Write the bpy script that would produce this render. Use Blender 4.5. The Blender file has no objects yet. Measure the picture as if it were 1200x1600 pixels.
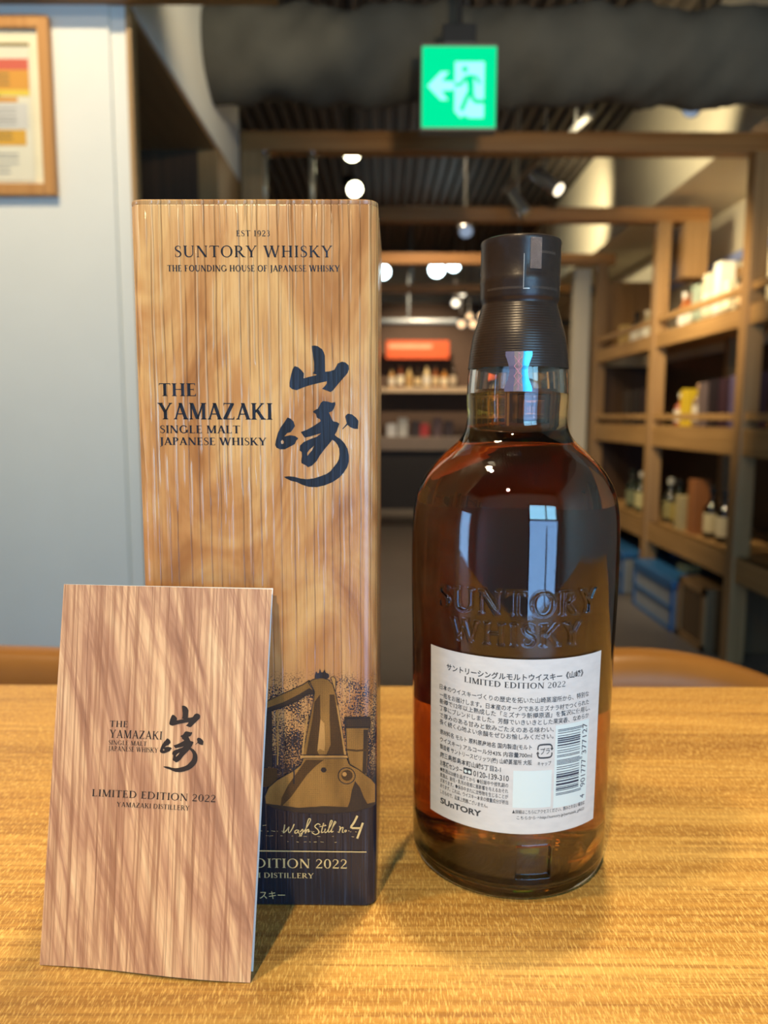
import bpy, bmesh, math, random
import numpy as np
from math import sin, cos, pi, radians, degrees, sqrt, hypot, atan2
from mathutils import Vector, Matrix
from mathutils.geometry import tessellate_polygon

S = bpy.context.scene
COL = S.collection
TZ = 1.10            # table top height
CZ = 1.30            # camera height

# ------------------------------------------------------------------ camera
cd = bpy.data.cameras.new('camera')
cam = bpy.data.objects.new('camera', cd); COL.objects.link(cam)
cd.sensor_fit = 'VERTICAL'; cd.sensor_height = 34.6667; cd.sensor_width = 26.0; cd.lens = 26.0
cd.clip_start = 0.02; cd.clip_end = 60
_p, _r = radians(7.1), radians(0.2)
_F = Vector((0, cos(_p), -sin(_p))); _R0 = Vector((1, 0, 0)); _U0 = Vector((0, sin(_p), cos(_p)))
_R = _R0 * cos(_r) + _U0 * sin(_r); _U = _U0 * cos(_r) - _R0 * sin(_r)
cam.matrix_world = Matrix(((_R.x, _U.x, -_F.x, 0), (_R.y, _U.y, -_F.y, 0), (_R.z, _U.z, -_F.z, CZ), (0, 0, 0, 1)))
cd.dof.use_dof = True; cd.dof.focus_distance = 0.285; cd.dof.aperture_fstop = 9.5
S.camera = cam

# ------------------------------------------------------------------ view and world
S.view_settings.view_transform = 'Standard'; S.view_settings.look = 'None'
S.view_settings.exposure = 0.0; S.view_settings.gamma = 1.0; S.view_settings.use_curve_mapping = False
w = bpy.data.worlds.new('world'); S.world = w; w.use_nodes = True
bg = w.node_tree.nodes['Background']; bg.inputs[0].default_value = (0.55, 0.72, 1.0, 1); bg.inputs[1].default_value = 0.3
cy = S.cycles
cy.max_bounces = 16; cy.diffuse_bounces = 4; cy.glossy_bounces = 6; cy.transmission_bounces = 16
cy.transparent_max_bounces = 16; cy.sample_clamp_indirect = 3.0; cy.blur_glossy = 0.5; cy.use_denoising = True


def aim(o, frm, to):
    d = (Vector(to) - Vector(frm)).normalized()
    o.location = frm; o.rotation_euler = d.to_track_quat('-Z', 'Y').to_euler()


def spot(name, frm, to, power, color, angle=60, blend=0.5, radius=0.04):
    l = bpy.data.lights.new(name, 'SPOT'); l.energy = power; l.color = color
    l.spot_size = radians(angle); l.spot_blend = blend; l.shadow_soft_size = radius
    o = bpy.data.objects.new(name, l); COL.objects.link(o); aim(o, frm, to); return o


def area(name, frm, to, power, color, sx, sy):
    l = bpy.data.lights.new(name, 'AREA'); l.energy = power; l.color = color; l.shape = 'RECTANGLE'; l.size = sx; l.size_y = sy
    o = bpy.data.objects.new(name, l); COL.objects.link(o); aim(o, frm, to); return o


WARM = (1.0, 0.80, 0.48); DAY = (0.30, 0.58, 1.0)
area('window_sky_light', (1.10, -2.14, 1.98), (1.10, 0, 1.6), 34, (0.30, 0.70, 1.0), 1.5, 0.5)
area('window_street_light', (1.10, -2.14, 0.90), (1.10, 0, 0.6), 48, (0.26, 0.53, 1.0), 1.5, 1.6)
area('left_window_daylight', (-3.36, -1.30, 1.30), (0.0, -0.3, 1.0), 24, DAY, 0.7, 1.5)
spot('table_lamp_light', (0.22, 0.80, 3.40), (0.02, 0.42, TZ), 195, WARM, 70, 0.6, 0.06)
spot('table_side_lamp_light', (-0.75, 0.10, 3.40), (-0.1, 0.35, TZ), 110, WARM, 60, 0.6, 0.06)
spot('carton_fill_light', (-0.55, -1.35, 3.30), (-0.03, 0.3, 1.19), 215, WARM, 30, 0.9, 0.06)  # added unseen spot from behind the camera, brightens the carton front
pl = bpy.data.lights.new('room_fill_light', 'POINT'); pl.energy = 30; pl.color = (1.0, 0.84, 0.6); pl.shadow_soft_size = 0.12  # added warm fill, not tied to any fixture
link_ = bpy.data.objects.new('room_fill_light', pl); COL.objects.link(link_); link_.location = (-0.7, 0.3, 3.1)
spot('picture_lamp_light', (-0.95, 0.95, 3.35), (-0.95, 2.3, 2.10), 150, (1.0, 0.82, 0.50), 62, 1.0, 0.05)

# ------------------------------------------------------------------ helpers


def link(o):
    COL.objects.link(o); return o


def tag(o, label=None, cat=None, group=None, kind=None):
    if label: o['label'] = label
    if cat: o['category'] = cat
    if group: o['group'] = group
    if kind: o['kind'] = kind
    return o


def thing(name, loc, label, cat, group=None, rz=0.0):
    o = link(bpy.data.objects.new(name, None)); o.location = loc; o.rotation_euler = (0, 0, rz)
    o.empty_display_size = 0.05
    return tag(o, label, cat, group)


class MB:
    def __init__(s): s.v = []; s.f = []; s.m = []
    def add(s, vs, fs, mi=0):
        b = len(s.v); s.v += [tuple(map(float, v)) for v in vs]
        for f in fs: s.f.append([b + i for i in f]); s.m.append(mi)
        return s
    def box(s, x0, x1, y0, y1, z0, z1, mi=0):
        vs = [(x, y, z) for z in (z0, z1) for y in (y0, y1) for x in (x0, x1)]
        return s.add(vs, [(0, 2, 3, 1), (4, 5, 7, 6), (0, 1, 5, 4), (1, 3, 7, 5), (3, 2, 6, 7), (2, 0, 4, 6)], mi)
    def tube(s, p, q, r0, r1=None, n=16, mi=0):
        r1 = r0 if r1 is None else r1
        p = Vector(p); q = Vector(q); d = (q - p).normalized()
        a = d.orthogonal().normalized(); b = d.cross(a)
        vs = [p + (a * cos(2 * pi * i / n) + b * sin(2 * pi * i / n)) * r0 for i in range(n)] + \
             [q + (a * cos(2 * pi * i / n) + b * sin(2 * pi * i / n)) * r1 for i in range(n)]
        fs = [(i, (i + 1) % n, n + (i + 1) % n, n + i) for i in range(n)] + [tuple(range(n))[::-1], tuple(range(n, 2 * n))]
        return s.add(vs, fs, mi)
    def lathe(s, prof, n=48, closed=False, mi=0):
        vs = []; fs = []
        for r, z in prof:
            for i in range(n):
                a = 2 * pi * i / n; vs.append((r * cos(a), r * sin(a), z))
        k = len(prof)
        for j in range(k - 1 if not closed else k):
            j2 = (j + 1) % k
            for i in range(n):
                fs.append((j * n + i, j * n + (i + 1) % n, j2 * n + (i + 1) % n, j2 * n + i))
        return s.add(vs, fs, mi)
    def prism(s, pts, y0, y1, mi=0):          # outline in x,z extruded along y
        n = len(pts); vs = [(x, y0, z) for x, z in pts] + [(x, y1, z) for x, z in pts]
        fs = [tuple(range(n)), tuple(range(n, 2 * n))[::-1]] + [(i, n + i, n + (i + 1) % n, (i + 1) % n) for i in range(n)]
        return s.add(vs, fs, mi)
    def grid(s, fn, nu, nv, mi=0):
        vs = [fn(i / nu, j / nv) for j in range(nv + 1) for i in range(nu + 1)]
        fs = [(j * (nu + 1) + i, j * (nu + 1) + i + 1, (j + 1) * (nu + 1) + i + 1, (j + 1) * (nu + 1) + i) for j in range(nv) for i in range(nu)]
        return s.add(vs, fs, mi)
    def build(s, name, mats, parent=None, smooth=False, bevel=0, loc=None, recalc=True, seg=2):
        me = bpy.data.meshes.new(name); me.from_pydata(s.v, [], s.f)
        mats = mats if isinstance(mats, (list, tuple)) else [mats]
        for m in mats: me.materials.append(m)
        if len(mats) > 1: me.polygons.foreach_set('material_index', s.m)
        if recalc:
            bm = bmesh.new(); bm.from_mesh(me); bmesh.ops.remove_doubles(bm, verts=bm.verts, dist=1e-7)
            bmesh.ops.recalc_face_normals(bm, faces=bm.faces); bm.to_mesh(me); bm.free()
        if smooth: me.polygons.foreach_set('use_smooth', [True] * len(me.polygons))
        o = link(bpy.data.objects.new(name, me))
        if parent: o.parent = parent
        if loc: o.location = loc
        if bevel:
            b = o.modifiers.new('bevel', 'BEVEL'); b.width = bevel; b.segments = seg; b.limit_method = 'ANGLE'; b.angle_limit = radians(40)
        return o


# ------------------------------------------------------------------ node materials
class NT:
    def __init__(s, name):
        s.m = bpy.data.materials.new(name); s.m.use_nodes = True; s.t = s.m.node_tree; s.t.nodes.clear()
        s.out = s.t.nodes.new('ShaderNodeOutputMaterial')
    def n(s, typ, _props=None, **inp):
        nd = s.t.nodes.new(typ)
        for k, v in (_props or {}).items(): setattr(nd, k, v)
        for k, v in inp.items():
            k = k.replace('_', ' ') if k not in nd.inputs else k
            s.set(nd.inputs[k], v)
        return nd
    def set(s, sock, v):
        if isinstance(v, bpy.types.NodeSocket): s.t.links.new(v, sock)
        elif isinstance(v, bpy.types.Node): s.t.links.new(v.outputs[0], sock)
        else:
            if isinstance(v, (tuple, list)) and len(v) == 3 and sock.type == 'RGBA': v = (*v, 1)
            sock.default_value = v
    def math(s, op, a, b=None, c=None, clamp=False):
        nd = s.t.nodes.new('ShaderNodeMath'); nd.operation = op; nd.use_clamp = clamp
        s.set(nd.inputs[0], a)
        if b is not None: s.set(nd.inputs[1], b)
        if c is not None: s.set(nd.inputs[2], c)
        return nd.outputs[0]
    def mix(s, f, a, b, mode='MIX'):
        nd = s.t.nodes.new('ShaderNodeMix'); nd.data_type = 'RGBA'; nd.blend_type = mode
        s.set(nd.inputs['Factor'], f); s.set(nd.inputs[6], a); s.set(nd.inputs[7], b); return nd.outputs[2]
    def obj(s):
        return s.n('ShaderNodeTexCoord').outputs['Object']
    def scale(s, v, sc, rot=(0, 0, 0)):
        mp = s.t.nodes.new('ShaderNodeMapping'); s.set(mp.inputs[0], v); mp.inputs['Scale'].default_value = sc; mp.inputs['Rotation'].default_value = rot
        return mp.outputs[0]
    def noise(s, v, scale=1.0, detail=3.0, rough=0.5, dist=0.0, dim='3D'):
        nd = s.t.nodes.new('ShaderNodeTexNoise'); nd.noise_dimensions = dim
        s.set(nd.inputs['Vector'], v); nd.inputs['Scale'].default_value = scale; nd.inputs['Detail'].default_value = detail
        nd.inputs['Roughness'].default_value = rough; nd.inputs['Distortion'].default_value = dist
        return nd.outputs[0]
    def ramp(s, f, stops, interp='LINEAR'):
        nd = s.t.nodes.new('ShaderNodeValToRGB'); s.set(nd.inputs[0], f); cr = nd.color_ramp; cr.interpolation = interp
        while len(cr.elements) < len(stops): cr.elements.new(0.5)
        for e, (p, c) in zip(cr.elements, stops):
            e.position = p; e.color = (*c, 1) if len(c) == 3 else c
        return nd.outputs[0]
    def step(s, v, a, b):                     # 0 at a, 1 at b
        nd = s.t.nodes.new('ShaderNodeMapRange'); nd.interpolation_type = 'SMOOTHSTEP'
        s.set(nd.inputs[0], v); s.set(nd.inputs[1], a); s.set(nd.inputs[2], b); return nd.outputs[0]
    def bump(s, h, strength=0.3, dist=0.001):
        nd = s.n('ShaderNodeBump', Strength=strength, Distance=dist); s.set(nd.inputs['Height'], h); return nd.outputs[0]
    def finish(s, color, rough=0.5, normal=None, metal=0.0, spec=0.5, coat=0.0, coatr=0.1, **kw):
        b = s.t.nodes.new('ShaderNodeBsdfPrincipled')
        s.set(b.inputs['Base Color'], color); s.set(b.inputs['Roughness'], rough); s.set(b.inputs['Metallic'], metal)
        s.set(b.inputs['Specular IOR Level'], spec); s.set(b.inputs['Coat Weight'], coat); s.set(b.inputs['Coat Roughness'], coatr)
        if normal is not None: s.set(b.inputs['Normal'], normal)
        for k, v in kw.items(): s.set(b.inputs[k.replace('_', ' ')], v)
        s.t.links.new(b.outputs[0], s.out.inputs[0]); return s.m


def sRGB(r, g, b):
    f = lambda c: ((c / 255 + 0.055) / 1.055) ** 2.4 if c > 10 else c / 255 / 12.92
    return (f(r), f(g), f(b))


_cache = {}
def plain(name, col, rough=0.5, metal=0.0, var=0.12, sc=8.0, spec=0.5, coat=0.0, bump=0.0):
    if name in _cache: return _cache[name]
    t = NT(name); n = t.noise(t.obj(), sc, 4)
    c = t.mix(t.math('MULTIPLY', n, 1.0), tuple(x * (1 - var) for x in col), tuple(min(1, x * (1 + var)) for x in col))
    nm = t.bump(t.noise(t.obj(), sc * 12, 3), bump, 0.002) if bump else None
    _cache[name] = t.finish(c, rough, nm, metal, spec, coat); return _cache[name]


def emit(name, col, strength):
    if name in _cache: return _cache[name]
    t = NT(name); e = t.n('ShaderNodeEmission', Color=(*col, 1), Strength=strength); t.t.links.new(e.outputs[0], t.out.inputs[0])
    _cache[name] = t.m; return t.m


def glassy(name, col, ior=1.5, rough=0.0, absorb=None, density=0.0):
    if name in _cache: return _cache[name]
    t = NT(name); g = t.n('ShaderNodeBsdfGlass', Color=(*col, 1), Roughness=rough, IOR=ior); t.t.links.new(g.outputs[0], t.out.inputs[0])
    if absorb:
        a = t.n('ShaderNodeVolumeAbsorption', Color=(*absorb, 1), Density=density); t.t.links.new(a.outputs[0], t.out.inputs[1])
    _cache[name] = t.m; return t.m


def timber(name, dark, light, axis='Z', rough=0.5, fine=60):
    if name in _cache: return _cache[name]
    t = NT(name); sc = {'X': (1.2, fine, fine), 'Y': (fine, 1.2, fine), 'Z': (fine, fine, 1.2)}[axis]
    v = t.scale(t.obj(), sc); n = t.noise(v, 1.0, 5, 0.6, 0.6)
    c = t.ramp(n, [(0.3, dark), (0.7, light)])
    _cache[name] = t.finish(c, rough, t.bump(n, 0.15, 0.002)); return _cache[name]


# ------------------------------------------------------------------ lettering
TK, TN, SH, SO = 0.155, 0.060, 0.042, 0.075


def _serif(x, y, w, up):                      # bracketed serif at the foot (up=1) or head (up=-1) of a stroke
    a = SO + w / 2
    return [(x - a, y), (x + a, y), (x + a, y + up * SH * 0.5), (x + w / 2, y + up * SH * 1.7), (x - w / 2, y + up * SH * 1.7), (x - a, y + up * SH * 0.5)]


def _stem(x, w, y0=0, y1=1, b=True, t=True):
    r = [[(x - w / 2, y0), (x + w / 2, y0), (x + w / 2, y1), (x - w / 2, y1)]]
    if b: r.append(_serif(x, y0, w, 1))
    if t: r.append(_serif(x, y1, w, -1))
    return r


def _diag(x0, y0, x1, y1, wd): return [[(x0 - wd / 2, y0), (x0 + wd / 2, y0), (x1 + wd / 2, y1), (x1 - wd / 2, y1)]]
def _bar(x0, x1, y, t=TN): return [[(x0, y - t / 2), (x1, y - t / 2), (x1, y + t / 2), (x0, y + t / 2)]]
def _tick(x, y, h, d): return [[(x, y), (x + d, y), (x, y + h)]]


def _arc(cx, cy, rx, ry, a0, a1, th, n=22):
    r = []
    for i in range(n):
        q = []
        for k, inner in ((i, 0), (i + 1, 0), (i + 1, 1), (i, 1)):
            a = radians(a0 + (a1 - a0) * k / n); tt = th(a) if inner else 0
            q.append((cx + (rx - tt) * cos(a), cy + (ry - tt) * sin(a)))
        r.append(q)
    return r


def _rib(pts, ws, sub=3):
    if sub > 1:
        P = []; W = []
        for i in range(len(pts) - 1):
            p0 = pts[max(i - 1, 0)]; p1 = pts[i]; p2 = pts[i + 1]; p3 = pts[min(i + 2, len(pts) - 1)]
            for k in range(sub):
                u = k / sub
                f = lambda c: 0.5 * (2 * p1[c] + (p2[c] - p0[c]) * u + (2 * p0[c] - 5 * p1[c] + 4 * p2[c] - p3[c]) * u * u + (3 * p1[c] - p0[c] - 3 * p2[c] + p3[c]) * u ** 3)
                P.append((f(0), f(1))); W.append(ws[i] + (ws[i + 1] - ws[i]) * u)
        P.append(pts[-1]); W.append(ws[-1]); pts, ws = P, W
    L = []; Rr = []
    for i, (x, y) in enumerate(pts):
        a = pts[max(i - 1, 0)]; b = pts[min(i + 1, len(pts) - 1)]
        dx, dy = b[0] - a[0], b[1] - a[1]; l = hypot(dx, dy) or 1
        nx, ny = -dy / l * ws[i] / 2, dx / l * ws[i] / 2
        L.append((x + nx, y + ny)); Rr.append((x - nx, y - ny))
    return [[L[i], L[i + 1], Rr[i + 1], Rr[i]] for i in range(len(pts) - 1)]


_th = lambda a: TN + (TK - TN) * cos(a) ** 2
def _glyph(c):
    if c == ' ': return [], 0.33
    if c == 'I': return _stem(.185, TK), .37
    if c == 'T': return _stem(.4, TK, t=False) + _bar(.02, .78, .972, .056) + _tick(.02, .95, -.16, .06) + _tick(.78, .95, -.16, -.06), .80
    if c == 'H': return _stem(.19, TK) + _stem(.75, TK) + _bar(.19, .75, .52), .94
    if c in 'EFL':
        g = _stem(.18, TK)
        if c in 'EF': g += _bar(.18, .60, .972, .056) + _tick(.60, .95, -.15, -.06) + _bar(.18, .50, .52) + _bar(.475, .50, .52, .18)
        if c in 'EL': g += _bar(.18, .64, .028, .056) + _tick(.64, .05, .18, -.08)
        return g, .70
    if c == 'N': return _stem(.16, TN, b=True, t=True) + _diag(.17, 1, .80, 0, TK + .03) + _stem(.82, TN, b=False), .98
    if c == 'M': return _stem(.16, TN) + _stem(.94, TK) + _diag(.2, 1, .55, .02, TK + .02) + _diag(.9, 1, .55, .02, TN + .01), 1.12
    if c == 'A': return _diag(.45, 1, .13, 0, TN + .01) + _diag(.44, 1, .77, 0, TK + .02) + _bar(.24, .66, .33) + [_serif(.13, 0, TN, 1), _serif(.77, 0, TK, 1)], .90
    if c == 'W': return _diag(.12, 1, .40, 0, TK + .02) + _diag(.68, 1, .40, 0, TN + .01) + _diag(.64, 1, .93, 0, TK + .02) + _diag(1.2, 1, .93, 0, TN + .01) + [_serif(.12, 1, TK, -1), _serif(.66, 1, TK, -1), _serif(1.2, 1, TN, -1)], 1.32
    if c == 'Y': return _diag(.12, 1, .43, .44, TK + .02) + _diag(.76, 1, .44, .44, TN + .01) + _stem(.43, TK, 0, .48, t=False) + [_serif(.12, 1, TK, -1), _serif(.76, 1, TN, -1)], .88
    if c == 'K': return _stem(.18, TK) + _diag(.72, 1, .24, .42, TN + .02) + _diag(.36, .60, .76, 0, TK + .03) + [_serif(.70, 1, TN, -1), _serif(.77, 0, TK, 1)], .92
    if c == 'Z': return _bar(.07, .70, .972, .056) + _bar(.05, .72, .028, .056) + _diag(.61, .95, .14, .05, TK + .04) + _tick(.07, .95, -.15, .06) + _tick(.72, .05, .17, -.07), .77
    if c == 'U': return _stem(.18, TK, .33, 1, b=False) + _stem(.78, TN, .33, 1, b=False) + _arc(.4585, .34, .346, .36, 180, 360, lambda a: TK + (TN - TK) * min(1, max(0, (a - pi) / pi * 1.5))), .94
    if c == 'J': return _stem(.24, TK, .05, 1, b=False) + _rib([(.24, .1), (.235, -.04), (.16, -.17), (.03, -.2)], [TK, TK * .9, .07, .05]), .42
    if c == 'S': return _rib([(.49, .78), (.44, .93), (.29, .975), (.15, .90), (.105, .76), (.17, .62), (.32, .52), (.46, .41), (.51, .25), (.43, .09), (.27, .025), (.12, .07), (.08, .23)],
                             [.03, .045, .055, .085, .11, .13, .14, .13, .115, .085, .055, .045, .03]) + _bar(.47, .50, .82, .24) + _bar(.065, .095, .17, .26), .60
    if c == 'O': return _arc(.5, .5, .47, .52, 0, 360, _th, 36), 1.0
    if c == 'G': return _arc(.5, .5, .47, .52, 38, 330, _th, 32) + _stem(.84, TK, .08, .42, b=False), 1.03
    if c == 'D': return _stem(.18, TK) + _arc(.40, .5, .50, .5, -90, 90, _th) + _bar(.18, .41, .974, TN) + _bar(.18, .41, .026, TN), .98
    if c in 'PR':
        g = _stem(.18, TK) + _arc(.36, .74, .31, .26, -90, 90, _th, 16) + _bar(.18, .37, .974) + _bar(.18, .37, .506)
        if c == 'R': g += _diag(.38, .5, .76, 0, TK + .02) + [_serif(.79, 0, TK * .6, 1)]
        return g, (.72 if c == 'P' else .86)
    if c == '0': return _arc(.34, .5, .31, .51, 0, 360, _th, 30), .68
    if c == '1': return _stem(.24, TK, t=False) + _diag(.24, 1, .10, .86, .09), .46
    if c == '2': return _rib([(.09, .74), (.14, .92), (.30, .97), (.46, .88), (.50, .72), (.43, .54), (.26, .32), (.07, .07)], [.05, .06, .06, .1, .125, .11, .075, .05]) + _bar(.05, .58, .06, .12) + _tick(.58, .1, .1, -.05), .64
    if c == '3': return _rib([(.10, .82), (.18, .96), (.34, .96), (.44, .82), (.40, .64), (.24, .54)], [.05, .05, .06, .11, .1, .05]) + _rib([(.24, .55), (.42, .47), (.48, .28), (.40, .08), (.24, .02), (.08, .08)], [.05, .09, .13, .1, .06, .05]), .60
    if c == '9': return _arc(.33, .66, .27, .35, 0, 360, lambda a: TN + (TK - TN) * cos(a) ** 2, 24) + _rib([(.58, .62), (.54, .3), (.36, .06), (.12, -.02)], [.11, .1, .07, .03]), .66
    return [], .5


def serif_polys(text, x0, x1, y0, y1, track=0.06, bold=0.0):
    """Capitals drawn as strokes and fitted to a rectangle."""
    global TK, TN
    TK, TN = 0.155 + bold, 0.060 + bold * .75
    x = 0; P = []
    for ch in text:
        g, a = _glyph(ch)
        for q in g: P.append([(px + x, py) for px, py in q])
        x += a + track
    wd = x - track; sx = (x1 - x0) / wd; sy = (y1 - y0)
    return [[(x0 + px * sx, y0 + py * sy) for px, py in q] for q in P]


def put_polys(mb, polys, fn, mi=0):
    for q in polys:
        mb.add([fn(x, y) for x, y in q], [tuple(range(len(q)))], mi)


def filled(mb, loops, fn, mi=0):
    L = [[Vector((x, y, 0)) for x, y in lp] for lp in loops]
    flat = [p for lp in loops for p in lp]
    tr = tessellate_polygon(L)
    mb.add([fn(x, y) for x, y in flat], [tuple(t) for t in tr], mi)


def font_geom(text, bold=0.0):
    c = bpy.data.curves.new('lettering', 'FONT'); c.body = text; c.resolution_u = 3; c.offset = bold
    o = link(bpy.data.objects.new('lettering', c)); bpy.context.view_layer.update()
    dg = bpy.context.evaluated_depsgraph_get(); me = bpy.data.meshes.new_from_object(o.evaluated_get(dg))
    V = [(v.co.x, v.co.y) for v in me.vertices]; Fc = [tuple(p.vertices) for p in me.polygons]
    bpy.data.objects.remove(o); bpy.data.curves.remove(c); bpy.data.meshes.remove(me)
    return V, Fc


def put_text(mb, text, fn, x0, x1, y0, y1, mi=0, bold=0.0, rot=False):
    V, Fc = font_geom(text, bold)
    if rot: V = [(-b, a) for a, b in V]
    a = min(v[0] for v in V); b = max(v[0] for v in V); c = min(v[1] for v in V); d = max(v[1] for v in V)
    mb.add([fn(x0 + (x - a) / (b - a) * (x1 - x0), y0 + (y - c) / (d - c) * (y1 - y0)) for x, y in V], Fc, mi)


# calligraphy outlines, millimetres on the carton front (x from its left edge, y from its foot)
YAMA = [(67.42, 226.15), (68.54, 226.23), (69.58, 226.03), (71.26, 224.88), (71.9, 223.74), (72.29, 222.46), (72.33, 216.56), (74.21, 216.77), (75.83, 217.34), (76.57, 218.63), (77.1, 219.65), (78.66, 220.3), (79.96, 220.05), (81.13, 219.02), (81.31, 217.61), (80.74, 216.07), (79.16, 214.26), (77.33, 212.2), (75.35, 209.74), (74.3, 209.04), (72.86, 209.6), (71.17, 210.24), (72.22, 211.28), (72.88, 212.18), (73.02, 213.09), (70.0, 212.43), (66.33, 211.52), (64.23, 210.82), (61.46, 209.7), (59.76, 210.13), (58.86, 210.98), (58.87, 212.4), (59.43, 215.24), (60.11, 217.56), (60.91, 218.64), (62.21, 218.2), (63.5, 217.05), (64.33, 215.9), (64.21, 214.87), (64.13, 214.09), (66.09, 214.61), (68.98, 215.27), (69.11, 215.52), (67.67, 215.91), (68.2, 216.81), (68.23, 219.63), (67.85, 222.19), (67.48, 224.75)]
ZAKI = [(71.53, 205.69), (73.35, 205.46), (74.86, 205.01), (76.07, 205.32), (76.16, 204.42), (75.51, 202.77), (74.84, 201.86), (73.63, 201.41), (74.23, 200.21), (74.98, 198.56), (75.43, 198.01), (76.64, 197.81), (77.61, 197.21), (77.24, 196.15), (76.63, 194.34), (75.86, 192.97), (76.62, 192.22), (78.14, 191.32), (79.66, 189.65), (80.72, 187.69), (81.17, 185.25), (81.17, 182.81), (80.55, 180.67), (79.17, 178.53), (77.48, 176.68), (75.02, 174.98), (71.94, 173.73), (68.87, 173.01), (65.8, 173.09), (63.35, 173.85), (61.21, 174.91), (59.06, 175.37), (57.08, 176.28), (56.32, 176.89), (58.16, 177.14), (60.31, 176.91), (62.75, 176.24), (65.21, 176.01), (67.66, 176.33), (70.12, 177.11), (72.58, 178.04), (74.12, 179.12), (75.35, 180.65), (76.58, 182.18), (77.35, 183.71), (77.66, 185.54), (77.52, 187.67), (76.91, 189.19), (76.0, 190.4), (74.94, 191.15), (73.87, 189.78), (72.03, 187.65), (70.18, 185.21), (68.94, 183.07), (67.09, 181.23), (65.55, 180.61), (64.64, 181.37), (63.12, 182.13), (62.98, 183.04), (63.3, 184.87), (63.22, 186.4), (62.4, 187.0), (62.57, 188.83), (63.81, 190.05), (65.34, 190.81), (67.17, 191.58), (69.01, 192.19), (70.69, 193.56), (69.01, 193.1), (66.57, 192.33), (64.43, 191.87), (62.93, 193.98), (65.38, 194.9), (67.82, 196.27), (70.57, 198.09), (70.27, 198.84), (69.06, 199.44), (68.77, 200.79), (67.56, 201.54), (68.32, 202.29), (69.39, 202.75), (70.15, 203.95), (70.62, 205.0)]
ZAKI_H = [(68.07, 188.85), (67.45, 188.39), (66.22, 187.32), (65.3, 186.1), (65.35, 184.88), (66.06, 185.8), (67.14, 187.02)]
SAKI_L = [(57.97, 199.46), (59.18, 198.95), (60.23, 197.9), (60.76, 196.24), (60.05, 195.18), (59.12, 193.97), (58.66, 193.82), (57.9, 193.66), (56.97, 192.75), (56.66, 192.29), (58.96, 192.76), (60.78, 192.46), (61.99, 191.56), (61.22, 190.8), (60.6, 189.43), (59.21, 188.66), (56.76, 187.44), (54.92, 187.43), (53.56, 188.03), (53.11, 189.09), (53.44, 190.92), (54.24, 193.65), (55.34, 195.77), (56.89, 197.89)]
SAKI_LH = [(55.89, 191.08), (56.49, 190.32), (56.32, 189.56), (55.56, 189.41), (55.27, 190.32)]
DOT = [(80.9, 200.98), (82.42, 200.69), (83.93, 199.49), (84.84, 198.29), (84.69, 196.18), (84.69, 195.27), (83.32, 195.27), (81.8, 195.87), (80.74, 196.77), (78.91, 195.1), (78.76, 195.25), (80.13, 196.92), (80.44, 197.37), (79.84, 199.78), (80.14, 200.38)]


def calligraphy(mb, fn, mi=0):
    for loops in ([YAMA], [ZAKI, ZAKI_H], [SAKI_L, SAKI_LH], [DOT]):
        filled(mb, loops, fn, mi)


# ------------------------------------------------------------------ shared materials
M_white = plain('white_plaster', sRGB(232, 230, 222), 0.85, var=0.03, bump=0.05)
M_cream = plain('cream_plaster', sRGB(226, 214, 186), 0.85, var=0.04)
M_dark = plain('dark_insulation', sRGB(84, 80, 70), 0.95, var=0.35, sc=5, bump=0.8)
M_deck = plain('ceiling_deck_metal', sRGB(96, 86, 74), 0.6, var=0.2)
M_black = plain('black_metal', (0.012, 0.012, 0.013), 0.45, var=0.1)
M_chrome = plain('chrome', (0.75, 0.74, 0.70), 0.15, 1.0, var=0.05)
M_rod = plain('satin_rod', sRGB(196, 184, 156), 0.3, 0.4, var=0.05)
M_oak = timber('oak_timber', sRGB(140, 104, 60), sRGB(178, 140, 92), 'Z')
M_oakx = timber('oak_timber_across', sRGB(140, 92, 44), sRGB(178, 128, 70), 'X')
M_oaky = timber('oak_timber_along', sRGB(152, 114, 64), sRGB(188, 148, 94), 'Y')
M_brown = timber('dark_brown_panel', sRGB(58, 40, 24), sRGB(84, 60, 38), 'Z')
M_soffit = timber('brown_soffit_board', sRGB(130, 96, 56), sRGB(152, 116, 72), 'Y')
M_floor = plain('grey_floor', sRGB(120, 112, 104), 0.45, var=0.15, sc=3)

# ------------------------------------------------------------------ setting
def struct(name, mb, m, **k):
    o = mb.build(name, m, **k); return tag(o, kind='structure')


struct('floor', MB().box(-3.4, 2.6, -2.4, 11.8, -0.1, 0), M_floor)
dk = MB()
for i in range(60):
    x = -3.4 + i * 0.1; dk.prism([(x, 3.6), (x + .035, 3.6), (x + .05, 3.66), (x + .085, 3.66), (x + .1, 3.6), (x + .1, 3.72), (x, 3.72)], -2.4, 11.8)
struct('ceiling', dk, M_deck)
struct('wall_left', MB().box(-3.4, -0.775, 2.30, 2.34, 0, 3.6), M_white)
ws = MB(); ws.box(-3.5, -3.4, -2.4, -1.70, 0, 3.6); ws.box(-3.5, -3.4, -.90, 3.6, 0, 3.6); ws.box(-3.5, -3.4, -1.70, -.90, 0, .5); ws.box(-3.5, -3.4, -1.70, -.90, 2.1, 3.6)
struct('wall_side', ws, M_white)
wr = MB(); wr.box(2.42, 2.55, -2.4, 11.8, 0, 3.6)
struct('wall_right', wr, M_cream)
struct('wall_far', MB().box(-3.4, 2.55, 11.5, 11.7, 0, 3.6), M_cream)
struct('wall_aisle', MB().box(-1.75, -1.65, 3.55, 11.5, 0, 3.6), plain('aisle_wall_paint', sRGB(92, 80, 66), 0.9))
wb = MB(); wb.box(-3.4, 0.30, -2.4, -2.25, 0, 3.6); wb.box(1.90, 2.55, -2.4, -2.25, 0, 3.6); wb.box(0.30, 1.90, -2.4, -2.25, 2.25, 3.6); wb.box(0.30, 1.90, -2.4, -2.25, 0, 0.05)
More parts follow.
